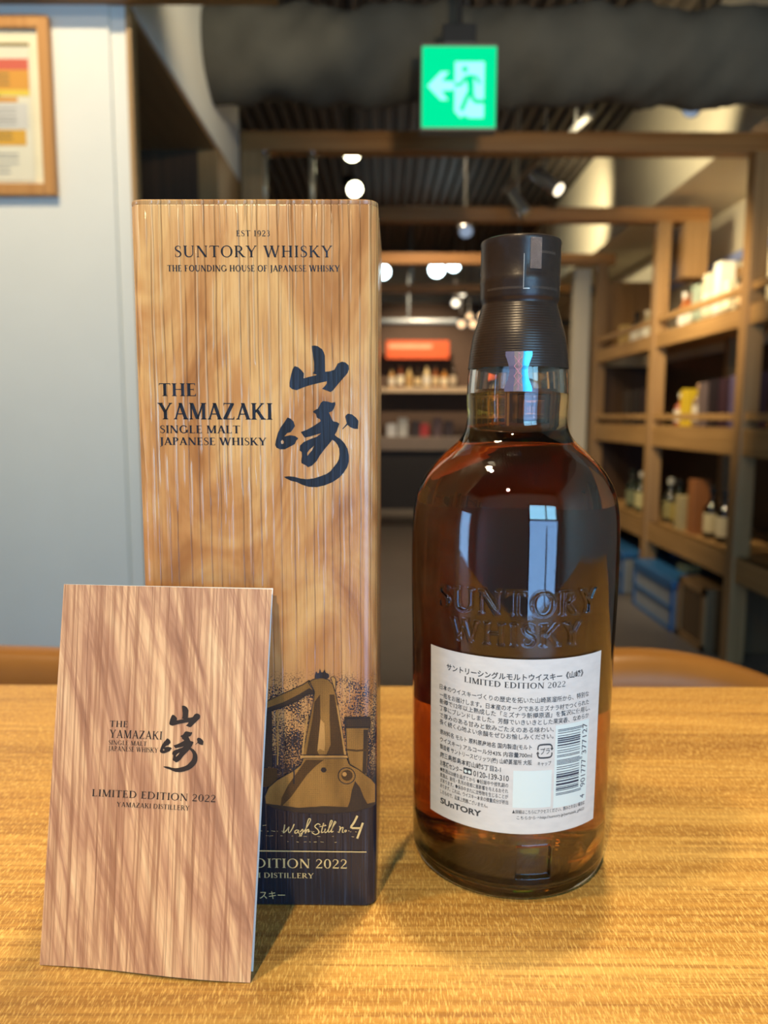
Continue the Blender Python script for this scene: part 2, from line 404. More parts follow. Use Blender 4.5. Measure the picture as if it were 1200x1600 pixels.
struct('wall_back', wb, M_white)
wf = MB()
for x in (0.30, 1.15, 1.85): wf.box(x, x + .05, -2.12, -2.06, 0.05, 2.30)
for z in (0.05, 1.70, 2.25): wf.box(0.30, 1.90, -2.12, -2.06, z, z + .05)
struct('window_1', wf, M_black)
wf = MB()
for y in (-1.70, -.95): wf.box(-3.45, -3.40, y, y + .05, .5, 2.1)
for z in (.5, 2.05): wf.box(-3.45, -3.40, -1.70, -.90, z, z + .05)
struct('window_2', wf, M_black)
# white jamb and wooden casing beside the left wall, and the beam over it
struct('trim_1', MB().box(-0.775, -0.728, 2.31, 2.34, 0, 3.6), M_white)
struct('trim_2', MB().box(-0.728, -0.714, 2.30, 2.345, 0, 2.436), M_oak)
struct('trim_3', MB().box(-3.4, -0.30, 2.215, 2.30, 2.436, 2.56), M_oakx)
# bulkhead over the niche: white face, brown underside
bk = MB(); bk.box(-1.65, -0.714, 2.34, 3.95, 2.44, 3.6)
struct('ceiling_bulkhead_left', bk, M_white)
struct('ceiling_soffit', MB().box(-1.65, -0.722, 2.346, 3.44, 2.425, 2.44), M_soffit)
struct('wall_niche', MB().box(-1.65, -0.80, 3.44, 3.55, 0, 2.44), M_brown)
struct('trim_4', MB().box(-0.80, -0.714, 3.44, 3.95, 0, 2.44), M_oak)
struct('wall_partition', MB().box(1.66, 1.80, 6.90, 7.0, 0, 2.58), M_cream)
# bulkhead over the right-hand shelves
rb = MB(); rb.box(1.87, 2.42, 2.0, 11.4, 2.76, 3.6)
struct('ceiling_bulkhead_right', rb, M_cream)
struct('blue_light_strip', MB().box(2.395, 2.42, 2.6, 7.2, 2.36, 2.42), plain('pale_blue_light_paint', sRGB(150, 165, 215), 0.4))  # added strip; pale blue paint stands in for bluish light along the wall

# sprayed duct across the ceiling
dm = MB(); R_ = random.Random(4)
def duct(u, v):
    x = -1.2 + 3.6 * u; a = 2 * pi * v
    rr = 0.19 + 0.012 * sin(9 * x + 3 * a) + 0.010 * sin(23 * x - 2 * a) + 0.008 * sin(41 * x + 5 * a)
    return (x, 3.36 + rr * cos(a), 2.765 + 0.92 * rr * sin(a))
dm.grid(duct, 90, 32)
o = dm.build('ceiling_duct', M_dark, smooth=True)
tag(o, 'thick dark grey insulated duct running across the ceiling behind the exit sign', 'duct')
hm = MB().tube((-0.60, 3.30, 2.9), (-0.60, 3.30, 3.62), 0.035, n=12); hm.tube((-0.60, 3.30, 2.86), (-0.60, 3.30, 2.92), 0.06, n=12)
tag(hm.build('ceiling_pipe', plain('rusty_pipe', sRGB(92, 66, 44), 0.7), smooth=False), 'short rusty pipe rising from the left end of the dark duct', 'pipe')

# ------------------------------------------------------------------ timber crossbeams
def crossbeam(y, x0, x1, z0, z1, label, stub=None):
    t = thing('wooden_crossbeam', ((x0 + x1) / 2, y, z0), label, 'beam', 'timber crossbeams over the aisle')
    cx = (x0 + x1) / 2
    MB().box(x0 - cx, x1 - cx, 0, 0.10, 0, z1 - z0).build('beam', M_oakx, t, bevel=0.004)
    if y > 8:
        for x in (x0 + .3, x1 - .3): MB().tube((x - cx, .05, z1 - z0), (x - cx, .05, 3.61 - z0), .01, n=8).build('hanger', M_black, t)
    if stub: MB().box(stub[0] - cx, stub[1] - cx, 0.0, 0.25, -stub[2], 0).build('hanging_block', M_oak, t, bevel=0.004)
    return t
crossbeam(3.95, -0.714, 1.98, 2.592, 2.684, 'long oak crossbeam just under the green exit sign, the nearest of the crossbeams')
crossbeam(5.30, -0.75, 2.16, 2.592, 2.682, 'second oak crossbeam with a thick block hanging at its right end', (2.0, 2.16, 0.36))
crossbeam(6.80, -0.75, 1.98, 2.60, 2.69, 'third oak crossbeam, behind the bottle cap')
crossbeam(8.4, -0.75, 1.98, 2.62, 2.70, 'fourth oak crossbeam, beyond the bottle cap and over the far counter')
po = thing('wooden_post', (-0.655, 4.0, 0), 'oak post carrying the left end of the nearest crossbeam', 'post')
MB().box(-0.055, 0.055, -0.05, 0.05, 0, 2.592).build('shaft', M_oak, po, bevel=0.004)
MB().box(-0.06, 0.06, -0.055, 0.055, 0, 0.05).build('base_plate', M_black, po)

# ------------------------------------------------------------------ right-hand display shelves
sh = thing('display_shelf', (1.865, 3.95, 0), 'long open oak shelving unit full of bottles on the right of the aisle', 'shelf')
PY = [2.55, 3.95, 5.30, 6.75]
for i, y in enumerate(PY):
    MB().box(-0.045, 0.045, y - 3.95 - 0.0, y - 3.95 + 0.09, 0, 2.592).build('post', M_oak, sh, bevel=0.004)
    MB().box(0.47, 0.54, y - 3.95, y - 3.95 + 0.07, 0, 2.3).build('back_post', M_oak, sh)
LV = [(1.765, 1.865), (1.103, 1.243), (0.446, 0.576)]
for z0, z1 in LV:
    MB().box(-0.02, 0.545, -1.38, 2.85, z1 - 0.03, z1).build('board', M_oaky, sh)
    MB().box(-0.03, 0.02, -1.38, 2.85, z0, z1).build('fascia', M_oaky, sh, bevel=0.004)
for z0, z1 in ((1.934, 1.974), (1.285, 1.322)):
    MB().box(-0.025, 0.0, -1.38, 2.85, z0, z1).build('rail', M_oaky, sh, bevel=0.004)
MB().box(0.545, 0.552, -1.38, 2.85, 0, 1.765).build('back_panel', M_brown, sh)
MB().box(-.02, .55, 2.83, 2.85, 0, 1.735).build('end_panel', M_brown, sh)
MB().box(-.02, .55, 2.83, 2.85, 1.866, 2.45).build('end_panel', M_oak, sh)
SX = 1.865

# ------------------------------------------------------------------ small goods
def colm(c, rough=0.4, **k):
    return plain('goods_%d_%d_%d_%d' % (*c, int(rough * 100)), sRGB(*c), rough, **k)


def goods_bottle(loc, h, r, glass, cap, lab, label, group, squat=0.62, cat='bottle'):
    t = thing('spirits_bottle', loc, label, cat, group)
    nr = r * 0.34; sh_ = h * squat
    pr = [(0, 0), (r * .9, 0), (r, h * .02), (r, sh_ * .9), (r * .93, sh_ * .96), (r * .6, sh_ * 1.08), (nr * 1.05, sh_ * 1.2), (nr, sh_ * 1.28), (nr, h * .93), (0, h * .93)]
    MB().lathe(pr, 20).build('body', colm(glass, 0.12, coat=0.6), t, smooth=True)
    MB().lathe([(0, h * .86), (nr * 1.3, h * .86), (nr * 1.35, h * .99), (nr * 1.2, h), (0, h)], 16).build('cap', colm(cap, 0.35), t)
    if lab: MB().lathe([(r * 1.01, sh_ * .2), (r * 1.01, sh_ * .8)], 20).build('label_band', colm(lab, 0.7), t, recalc=False)
    return t


def goods_box(loc, wx, wy, h, c, lab, label, group, name='gift_carton', cat='box'):
    t = thing(name, loc, label, cat, group)
    MB().box(-wx / 2, wx / 2, -wy / 2, wy / 2, 0, h).build('carton', colm(c, 0.5), t, bevel=0.003)
    if lab: MB().box(-wx / 2 - .001, wx / 2 + .001, -wy / 2 - .001, wy / 2 + .001, h * .3, h * .62).build('printed_band', colm(lab, 0.6), t)
    return t


TS, MS, LS = 'goods on the top shelf', 'goods on the middle shelf', 'goods on the low shelf'
z = 1.865
goods_bottle((2.0, 4.37, z), .33, .05, (22, 18, 14), (14, 14, 14), (190, 160, 120), 'dark bottle with a black cap beside the near post, top shelf', TS)
goods_box((2.0, 4.52, z), .10, .09, .21, (235, 230, 200), None, 'short cream carton next to the black-capped bottle on the top shelf', TS)
goods_box((2.0, 4.66, z), .09, .09, .34, (240, 238, 225), None, 'tallest white carton on the top shelf', TS)
goods_box((2.0, 4.81, z), .09, .10, .30, (228, 220, 190), (245, 240, 225), 'tall cream carton with a white band on the top shelf', TS)
goods_box((2.0, 4.98, z), .09, .10, .26, (170, 186, 168), None, 'pale green carton under the hanging timber block', TS)
goods_bottle((2.0, 5.12, z), .28, .045, (160, 74, 28), (52, 66, 44), (225, 220, 205), 'orange bottle with a dark green cap near the second post', TS)
goods_bottle((2.0, 5.25, z), .26, .042, (190, 120, 70), (230, 226, 216), (236, 230, 220), 'orange bottle with a white cap near the second post', TS)
goods_bottle((2.0, 5.78, z), .27, .045, (214, 208, 190), (235, 230, 215), (240, 236, 220), 'clear bottle with a white cap just left of the second post', TS)
goods_bottle((2.0, 5.98, z), .24, .05, (206, 190, 150), (225, 215, 190), (240, 236, 220), 'pale golden bottle left of the white-capped one, top shelf', TS)
goods_bottle((2.0, 6.22, z), .26, .05, (30, 34, 36), (20, 20, 20), (235, 230, 215), 'round black bottle with a white label at the far end, top shelf', TS)
goods_box((2.0, 6.50, z), .09, .10, .19, (222, 190, 120), None, 'small gold carton at the far end of the top shelf', TS)
z = 1.243
for y, h, c, lb in ((4.20, .30, (44, 26, 36), 'dark plum carton nearest the near post, middle shelf'), (4.34, .29, (88, 78, 110), 'violet grey carton second from the near post, middle shelf'),
                    (4.48, .28, (52, 30, 42), 'wine red carton third from the near post, middle shelf'), (4.62, .28, (28, 20, 28), 'black carton in the middle of the middle shelf'),
                    (4.77, .27, (98, 84, 84), 'greyish carton beside the black one, middle shelf')):
    goods_box((2.0, y, z), .1, .11, h, c, None, lb, MS)
goods_box((2.0, 5.08, z), .09, .09, .24, (206, 176, 40), None, 'bright yellow carton on the middle shelf', MS)
goods_bottle((2.0, 4.92, z), .27, .045, (120, 100, 84), (190, 150, 110), (190, 180, 165), 'brown bottle with a tan cap beside the yellow carton', MS)
goods_bottle((2.0, 5.22, z), .22, .045, (150, 70, 36), (220, 214, 200), (216, 208, 190), 'rusty bottle with a white label left of the yellow carton', MS)
goods_bottle((1.93, 5.55, z), .25, .045, (206, 196, 170), (220, 214, 200), (235, 230, 210), 'pale bottle beside the second post, middle shelf', MS)
for y, c, lb in ((5.85, (40, 26, 28), 'dark maroon carton left of the second post, middle shelf'), (6.05, (30, 24, 26), 'nearly black carton at the far bay of the middle shelf'),
                 (6.28, (50, 40, 34), 'dark brown carton at the far end of the middle shelf')):
    goods_box((2.0, y, z), .1, .12, .27, c, None, lb, MS)
z = 0.576
for y, g, c, lb, t_ in ((4.20, (20, 14, 10), (16, 16, 16), (60, 44, 30), 'black bottle nearest the near post, low shelf'), (4.42, (22, 18, 14), (14, 14, 14), (208, 196, 160), 'black bottle with a large cream label, low shelf'),
                        (4.60, (26, 20, 16), (20, 20, 20), (206, 192, 150), 'black bottle behind the orange brown carton, low shelf'), (5.12, (30, 36, 20), (24, 24, 20), (160, 140, 60), 'dark olive bottle with a mustard label, low shelf'),
                        (5.28, (36, 40, 34), (190, 186, 170), (150, 140, 90), 'dark bottle with a pale cap right of the second post, low shelf'), (5.70, (22, 44, 34), (28, 40, 34), (206, 196, 140), 'green bottle with a yellowish label left of the second post, low shelf'),
                        (5.88, (30, 56, 44), (200, 196, 184), (196, 190, 140), 'green bottle with a white cap, low shelf'), (6.10, (20, 36, 30), (26, 36, 30), (120, 126, 96), 'dark green bottle at the far end, low shelf')):
    goods_bottle((1.98, y, z), .31, .048, g, c, lb, t_, LS)
goods_box((1.97, 4.78, z), .1, .10, .34, (150, 96, 54), None, 'orange brown tall carton on the low shelf', LS)
goods_box((1.95, 4.95, z), .09, .10, .22, (176, 160, 116), None, 'beige short carton beside the orange brown one, low shelf', LS)
goods_bottle((1.99, 3.70, z), .30, .045, (40, 16, 12), (20, 14, 14), (150, 146, 150), 'dark red bottle with a grey label right of the near post, low shelf', LS)
goods_bottle((2.0, 3.70, 1.243), .28, .045, (110, 26, 34), (30, 60, 44), (190, 70, 80), 'crimson bottle with a green cap right of the near post, middle shelf', MS)
goods_bottle((2.0, 3.62, 1.865), .28, .05, (190, 196, 206), (210, 210, 214), (225, 225, 226), 'silvery bottle right of the near post, top shelf', TS)

# storage below the shelves
def drawer_bin(loc, label, ln=0.72):
    t = thing('storage_bin', loc, label, 'storage bin', 'blue storage bins under the shelf')
    MB().box(-.22, .22, -ln / 2, ln / 2, 0, .27).build('body', plain('frosted_plastic', sRGB(150, 158, 166), 0.35), t, bevel=0.02)
    MB().box(-.235, .235, -ln / 2 - .012, ln / 2 + .012, .27, .32).build('lid', plain('blue_plastic', sRGB(48, 104, 158), 0.35), t, bevel=0.012)
    f = MB()
    for z0 in (0.0, .13, .25): f.box(-.232, -.218, -ln / 2 - .006, ln / 2 + .006, z0, z0 + .02)
    for yy in (-ln / 2, ln / 2 - .02): f.box(-.232, -.218, yy, yy + .02, 0, .27)
    f.build('edge_frame', plain('blue_plastic', sRGB(48, 104, 158), 0.35), t)
    return t
drawer_bin((1.98, 4.93, 0), 'blue-lidded frosted storage bin on the floor between the posts')
drawer_bin((1.98, 5.95, 0), 'blue-lidded frosted storage bin on the floor, behind the first bin', 0.8)
ct = thing('wooden_crate', (1.98, 4.33, 0), 'plain brown crate on the floor behind the near post', 'crate')
MB().box(-.2, .2, -.19, .19, 0, .36).build('crate_body', timber('crate_wood', sRGB(96, 74, 46), sRGB(120, 94, 60), 'Z'), ct, bevel=0.006)
fr = MB()
for yy in (-.19, .15): fr.box(-.212, -.2, yy, yy + .04, 0, .36)
for z0 in (0, .32): fr.box(-.212, -.2, -.19, .19, z0, z0 + .04)
fr.build('frame_batten', M_oak, ct)
pk = MB().box(-.06, .06, -.05, .05, 0, .05)
tag(pk.build('paper_pack', colm((206, 190, 130), 0.7), loc=(1.96, 4.85, .32), bevel=0.006), 'small cream packet lying on the nearer blue bin lid', 'packet')

# glass-door cooler in the niche
co = thing('drinks_cooler', (-1.32, 2.93, 0), 'tall dark cooler with grey door frames inside the left niche', 'cooler')
MB().box(-.30, .30, -.50, .50, 0, 2.20).build('body', M_black, co, bevel=0.01)
for k, y in enumerate((-.49, .01)):
    MB().box(.30, .33, y, y + .48, .1, 2.16).build('door', plain('cooler_door_grey', sRGB(96, 100, 104), 0.35), co, bevel=0.006)
    MB().box(.331, .336, y + .07, y + .40, .25, 2.05).build('door_glass', plain('cooler_dark_glass', (0.02, 0.024, 0.03), 0.06), co)
    MB().box(.336, .36, y + .425, y + .445, .8, 1.5).build('door_handle', M_chrome, co)

# ------------------------------------------------------------------ exit sign
ex = thing('exit_sign', (0.263, 2.92, 2.326), 'lit green square exit sign with a white arrow and running figure', 'exit sign')
MB().box(-.137, .137, 0, .06, 0, .292).build('housing', plain('sign_housing', sRGB(120, 112, 98), 0.5), ex, bevel=0.004)
MB().box(-.06, .06, .0, .06, .292, .36).build('mounting_box', M_black, ex, bevel=0.004)
MB().tube((0, .03, .36), (0, .03, 1.275), .012).build('drop_rod', M_black, ex)
M_eg = emit('sign_green', (0.0, 0.80, 0.32), 1.1); M_ew = emit('sign_white', (0.35, 1.0, 0.98), 1.3)
ps = 0.2655 / 935
su = lambda cx, cyy, k=0: ((cx - 572) * ps, -0.001 - 0.0008 * k, 0.008 + (1200 - cyy) * ps)
MB().prism([((105 - 572) * ps, .008), ((1040 - 572) * ps, .008), ((1040 - 572) * ps, .282), ((105 - 572) * ps, .282)], -0.001, 0.0005).build('lit_panel', M_eg, ex)
pm = MB()
filled(pm, [[(520, 415), (890, 415), (890, 1085), (710, 1085), (640, 1050), (600, 1085), (520, 1005)]], lambda x, y: su(x, y, 1))
filled(pm, [[(175, 705), (345, 535), (445, 535), (350, 645), (515, 655), (515, 750), (350, 760), (435, 872), (345, 872)]], lambda x, y: su(x, y, 1))
MB_pm = pm.build('door_and_arrow', M_ew, ex, recalc=False)
fm = MB()
filled(fm, [[(645 + 40 * cos(a * pi / 8), 505 + 40 * sin(a * pi / 8)) for a in range(16)]], lambda x, y: su(x, y, 2))
filled(fm, [[(630, 600), (690, 565), (760, 620), (765, 770), (690, 790), (670, 660)]], lambda x, y: su(x, y, 2))
for pts, w_ in (([(650, 600), (600, 680), (515, 695)], 46), ([(700, 590), (790, 605), (835, 680)], 42), ([(715, 760), (665, 860), (605, 1000)], 60), ([(730, 760), (770, 880), (890, 888)], 56)):
    put_polys(fm, _rib(pts, [w_] * 3), lambda x, y: su(x, y, 3))
fm.build('running_figure', M_eg, ex, recalc=False)

# ------------------------------------------------------------------ framed notice on the left wall
pf = thing('picture_frame', (-1.125, 2.30, 1.921), 'pale wooden frame with a printed notice on the white wall', 'picture')
FW, FH = 0.38, 0.477
M_pine = timber('pine_frame', sRGB(176, 118, 58), sRGB(204, 148, 84), 'Z')
f = MB(); b = .032
f.box(-FW / 2, -FW / 2 + b, -.025, 0, 0, FH); f.box(FW / 2 - b, FW / 2, -.025, 0, 0, FH); f.box(-FW / 2 + b, FW / 2 - b, -.025, 0, 0, b); f.box(-FW / 2 + b, FW / 2 - b, -.025, 0, FH - b, FH)
f.build('frame', M_pine, pf, bevel=0.003)
MB().box(-FW / 2 + b, FW / 2 - b, -.010, -.006, b, FH - b).build('mat_board', colm((236, 224, 190), 0.8), pf)
po_ = MB(); pcols = [(226, 218, 194), (132, 112, 66), (206, 96, 76), (214, 150, 60), (226, 196, 72), (142, 170, 62), (206, 202, 194), (168, 164, 158), (214, 160, 54)]
pmats = [colm(c, 0.7) for c in pcols]
zz = lambda c: 0.402 - (c - 293) / (1413 - 293) * 0.361
L_, R__ = -.13, .129
po_.box(L_, R__, -.0125, -.0115, zz(1413), zz(270), 0)
for c0, c1, mi, xr in ((270, 298, 1, R__), (400, 490, 2, R__ - .004), (490, 655, 3, R__ - .004), (655, 705, 4, R__ - .004), (690, 712, 5, .04), (715, 755, 3, .09), (765, 975, 6, R__ - .012), (985, 1115, 8, R__ - .02)):
    po_.box(L_, xr, -.0134, -.0128, zz(c1), zz(c0), mi)
for c0 in (805, 840, 880, 900, 930, 1180, 1215, 1260, 1300, 1340): po_.box(L_, .085 if c0 < 1290 else .06, -.0138, -.0135, zz(c0 + 12), zz(c0), 7)
for c0 in (520, 560, 600, 1010, 1050): po_.box(L_, .07, -.0138, -.0135, zz(c0 + 14), zz(c0), 1)
po_.build('notice', pmats, pf)

# ------------------------------------------------------------------ hanging rods and spotlights
for x, lb in ((-0.60, 'left of the two chrome rods hanging under the nearest crossbeam'), (-0.363, 'right of the two chrome rods hanging under the nearest crossbeam')):
    t = thing('hanging_rod', (x, 4.0, 2.30), lb, 'rod', 'chrome rods under the crossbeam')
    MB().tube((0, 0, 0), (0, 0, .292), .015).build('rod', M_rod, t, smooth=True)
    MB().lathe([(0, -.02), (.02, -.012), (.024, 0), (.02, .012), (0, .02)], 16).build('end_knob', M_chrome, t, smooth=True)
    MB().lathe([(0, .27), (.03, .27), (.03, .292), (0, .292)], 16).build('flange', M_chrome, t)


def spotlight(loc, d, label, glow=None, body=None, r=0.045, ln=0.16, stem=0.3, group='ceiling spotlights', fin=None):
    stem = 3.61 - loc[2]
    t = thing('spotlight', loc, label, 'spotlight', group)
    d = Vector(d).normalized(); bm_ = body or M_black
    MB().tube(-d * ln, d * 0.0, r * 0.9, r, 20).build('lamp_head', bm_, t)
    MB().tube((-d * ln * .6), (-d * ln * .6) + Vector((0, 0, stem)), .008, n=8).build('stem', bm_, t)
    MB().tube(d * 0.0005, d * 0.006, r * .86, n=20).build('lamp_lens', glow or M_chrome, t)
    return t
G_hot = emit('lamp_glow_warm', (1.0, 0.93, 0.62), 16); G_cool = emit('lamp_glow_cool', (0.72, 0.95, 1.0), 16); G_soft = emit('lamp_glow_soft', (1.0, 0.62, 0.30), 2.2)
G_mid = emit('lamp_glow_cream', (1.0, 0.86, 0.62), 3.0); G_dim = emit('lamp_glow_blue', (0.55, 0.68, 0.9), 0.5)
M_sil = plain('silver_lamp', (0.45, 0.44, 0.42), 0.3, 0.8)
spotlight((-0.185, 4.5, 2.765), (.3, -1, -.55), 'bright warm spotlight above the other one over the carton', G_hot, r=.058)
spotlight((-0.190, 5.0, 2.705), (.3, -1, -.65), 'bright warm spotlight just over the top edge of the carton', G_hot, r=.052, stem=.5)
spotlight((1.00, 4.62, 2.60), (.75, -.6, -.75), 'silver spotlight on the track below the nearest crossbeam, aimed at the shelves', G_mid, M_sil, r=.04, ln=.2)
spotlight((0.84, 4.75, 2.50), (.5, -.5, -.9), 'silver spotlight on the track left of the aimed one', None, M_sil, r=.035, ln=.18)
spotlight((1.43, 3.8, 2.735), (-.6, -.6, -.7), 'small silver spotlight above the right end of the nearest crossbeam', G_dim, M_black, r=.045)
spotlight((0.46, 4.4, 2.775), (.2, -.6, -.8), 'small grey spotlight under the exit sign, on the right', G_dim, M_sil, r=.032)
spotlight((0.60, 5.9, 2.66), (0, -.7, -.7), 'pale blue spotlight right above the bottle cap', G_dim, M_sil, r=.055)
spotlight((0.59, 9.0, 2.96), (0, -1, -.3), 'brilliant cool spotlight, left of the pair beyond the bottle neck', G_cool, r=.10)
spotlight((0.78, 9.0, 3.01), (0, -1, -.3), 'brilliant cool spotlight, right of the pair beyond the bottle neck', G_cool, r=.085)
spotlight((-0.02, 9.0, 2.93), (0, -1, -.3), 'brilliant cool spotlight half hidden behind the right edge of the carton', G_cool, r=.09)
for i, (px, py, g) in enumerate(((718, 465, 0), (708, 480, 1), (717.5, 511, 2), (735, 511, 2), (749, 499, 2), (730, 500, 2))):
    Y = 9.6 if py < 490 else (10.3 if i == 5 else 9.8)
    lb = ['cream spotlight, upper one of the row beside the bottle neck', 'white spotlight, second of the row beside the bottle neck', 'amber spotlight, leftmost of the low row beside the bottle neck',
          'amber spotlight, second of the low row beside the bottle neck', 'amber spotlight touching the edge of the bottle neck', 'dim amber spotlight tucked above the low row'][i]
    spotlight(((px - 600) / 1200 * Y, Y, CZ + (650 - py) / 1200 * Y * 1.01), (0, -1, -.1), lb, (G_mid, G_mid, G_soft)[g], M_sil, r=.05, stem=.5)
tr = thing('lighting_track', (0.95, 4.7, 2.86), 'thin metal lighting track carrying the two silver spotlights', 'track')
MB().tube((.12, -.5, .0), (-.12, .9, 0), .018, n=8).build('rail', M_sil, tr)
for yy in (-.3, .7): MB().tube((.12 - .24 * (yy + .5) / 1.4, yy, 0), (.12 - .24 * (yy + .5) / 1.4, yy, .74), .006, n=8).build('suspension_rod', M_sil, tr)
spot('shelf_spot_light', (1.05, 4.4, 2.55), (2.05, 4.9, 2.0), 80, (1.0, 0.82, 0.50), 80, 0.8, 0.03)
spot('bulkhead_spot_light', (0.9, 4.2, 2.72), (1.87, 4.9, 3.15), 80, (1.0, 0.86, 0.55), 70, 0.9, 0.03)
spot('bulkhead_far_spot_light', (1.0, 6.6, 2.9), (1.87, 7.2, 3.1), 90, (1.0, 0.86, 0.55), 80, 0.9, 0.03)
spot('far_counter_light', (0.5, 9.3, 3.2), (0.5, 11.2, 1.3), 270, (1.0, 0.78, 0.52), 80, 0.8, 0.05)
spot('aisle_light', (0.3, 6.0, 3.5), (0.6, 6.6, 0), 160, (1.0, 0.80, 0.55), 110, 0.8, 0.05)
spot('bulkhead_left_fill_light', (0.30, 2.40, 2.60), (-0.714, 3.1, 2.85), 30, (1.0, 0.84, 0.56), 60, 0.9, 0.04)  # added unseen spot that brightens the left bulkhead face
spot('crossbeam_fill_light', (0.3, 1.1, 2.15), (0.9, 3.95, 2.5), 80, (1.0, 0.80, 0.50), 62, 0.9, 0.05)  # added unseen spot without a fixture, brightens the nearest crossbeam
spot('front_shelf_light', (0.80, 3.70, 2.55), (2.0, 4.8, 1.55), 150, (1.0, 0.78, 0.48), 70, 0.8, 0.05)

# ceiling pipes far down the aisle
for y, zc, r, lb in ((8.9, 2.72, .05, 'pale grey pipe crossing the far ceiling, the higher of two'), (9.9, 2.48, .045, 'pale grey pipe crossing the far ceiling, the lower of two')):
    m = MB().tube((-1.6, y, zc), (2.4, y, zc), r, n=14)
    for x in (-.9, .3, 1.5): m.tube((x, y, zc), (x, y, 3.6), .01, n=6)
    tag(m.build('ceiling_conduit', plain('grey_conduit', sRGB(100, 106, 110), 0.35)), lb, 'pipe', 'far ceiling pipes')

# ------------------------------------------------------------------ far counter and back bar
bc = thing('back_bar', (0.4, 11.0, 0), 'far back bar with a pale shelf and counter between carton and bottle', 'cabinet')
MB().box(-1.5, 1.4, -.25, .3, 0, .83).build('counter_base', plain('counter_base_dark', sRGB(40, 34, 30), 0.6), bc)
MB().box(-1.55, 1.45, -.30, .3, .83, 1.02).build('counter_top', plain('counter_top', sRGB(132, 116, 102), 0.5), bc, bevel=.006)
MB().box(-1.5, 1.4, .24, .3, 1.02, 2.9).build('back_panel', plain('back_bar_panel', sRGB(96, 74, 58), 0.7), bc)
MB().box(-1.5, .90, -.05, .24, 1.64, 1.71).build('shelf', plain('back_bar_shelf', sRGB(206, 180, 146), 0.5), bc)
for x in (-1.5, .88): MB().box(x, x + .06, -.05, .24, 1.02, 2.6).build('upright', plain('back_bar_upright', sRGB(150, 128, 108), 0.6), bc)
og = thing('orange_banner', (0.46, 10.93, 2.10), 'orange banner sign above the far bar shelf', 'banner')
MB().box(-.44, .44, -.02, 0, 0, .25).build('banner_face', colm((226, 92, 34), 0.6), og)
MB().box(-.40, .20, -.024, -.021, .14, .20).build('printed_line', colm((238, 170, 130), 0.6), og)
cols = [((196, 150, 90), (230, 220, 200)), ((120, 60, 30), (240, 230, 200)), ((210, 180, 120), (190, 150, 90)), ((60, 44, 30), (226, 200, 150)), ((222, 196, 140), (236, 228, 210)), ((150, 84, 34), (220, 196, 150)), ((206, 140, 60), (240, 226, 190)), ((70, 60, 50), (210, 190, 160))]
names = ['first from the carton', 'second from the carton', 'third from the carton', 'fourth from the carton', 'fifth from the carton', 'sixth from the carton', 'seventh from the carton', 'eighth from the carton, nearest the upright']
cname = ['tan', 'russet', 'gold', 'dark brown', 'pale straw', 'copper', 'amber', 'grey brown']
for i in range(8):
    goods_bottle((0.10 + i * .125, 11.05, 1.71), .27 + .03 * ((i * 5) % 3), .05, cols[i][0], (60, 50, 40), cols[i][1], '%s bottle on the far bar shelf, %s' % (cname[i], names[i]), 'bottles on the far bar shelf')
for i, (x, c, cn) in enumerate(((.10, (206, 206, 206), 'silvery white'), (.26, (190, 190, 186), 'greyish white'), (.44, (56, 44, 40), 'dark'), (.56, (170, 54, 50), 'red'), (.74, (90, 70, 70), 'dusky brown'), (.90, (60, 46, 44), 'blackish'))):
    goods_box((x, 10.85, 1.02), .13, .12, .18 + .04 * ((i * 2) % 3), c, None, '%s packet standing on the far counter below the shelf' % cn, 'packets on the far counter', 'counter_packet', 'packet')

# ------------------------------------------------------------------ bar stools behind the table
def leather(name, c):
    t = NT(name); n = t.noise(t.obj(), 240, 4); big = t.noise(t.obj(), 14, 3)
    return t.finish(t.mix(big, tuple(x * .75 for x in c), tuple(x * 1.15 for x in c)), 0.34, t.bump(n, .25, .0006))
M_leather = leather('tan_leather', sRGB(126, 82, 32))


def stool(x, y, label, arch, wd, top, rz=0.0, thick=.035):
    t = thing('bar_stool', (x, y, 0), label, 'bar stool', 'leather bar stools', rz)
    def back(u, v):
        # closed padded loop swept across the width, arched along its top
        s = (u - .5) * 2; a = 2 * pi * v
        edge = max(0.0, 1 - abs(s) ** 6) ** .5
        tp = top - arch * s * s; bt = top - .26
        cz_ = (tp + bt) / 2; hz = (tp - bt) / 2
        ca, sa = cos(a), sin(a)
        yy = thick * edge * abs(ca) ** .7 * (1 if ca >= 0 else -1)
        zz_ = hz * (0.8 + .2 * edge) * abs(sa) ** .55 * (1 if sa >= 0 else -1)
        return (s * wd / 2, yy + .03 * (1 - s * s) * 1.0, cz_ + zz_)
    MB().grid(back, 44, 40).build('backrest', M_leather, t, smooth=True)
    def seat(u, v):
        s = (u - .5) * 2; a = 2 * pi * v; edge = max(0.0, 1 - abs(s) ** 6) ** .5
        return (s * .20, .21 + .20 * (edge * .15 + .85) * abs(cos(a)) ** .5 * (1 if cos(a) >= 0 else -1), .78 + .04 * edge * abs(sin(a)) ** .6 * (1 if sin(a) >= 0 else -1))
    MB().grid(lambda u, v: (seat(u, v)[0], -seat(u, v)[1] + .04, seat(u, v)[2]), 24, 24).build('seat', M_leather, t, smooth=True)
    for sx in (-1, 1):
        MB().tube((sx * .16, .0, .0), (sx * .15, .02, top - .2), .014).build('leg', M_black, t)
        MB().tube((sx * .17, -.38, .0), (sx * .15, -.34, .75), .014).build('leg', M_black, t)
        MB().tube((sx * .165, 0.0, .3), (sx * .165, -.375, .3), .009).build('stretcher', M_black, t)
    MB().tube((-.165, -.375, .3), (.165, -.375, .3), .009).build('footrest', M_chrome, t)
    return t
stool(-0.40, 0.665, 'tan leather bar stool behind the left end of the table, mostly hidden by the booklet', 0.002, .46, TZ - .014, 0, .030)
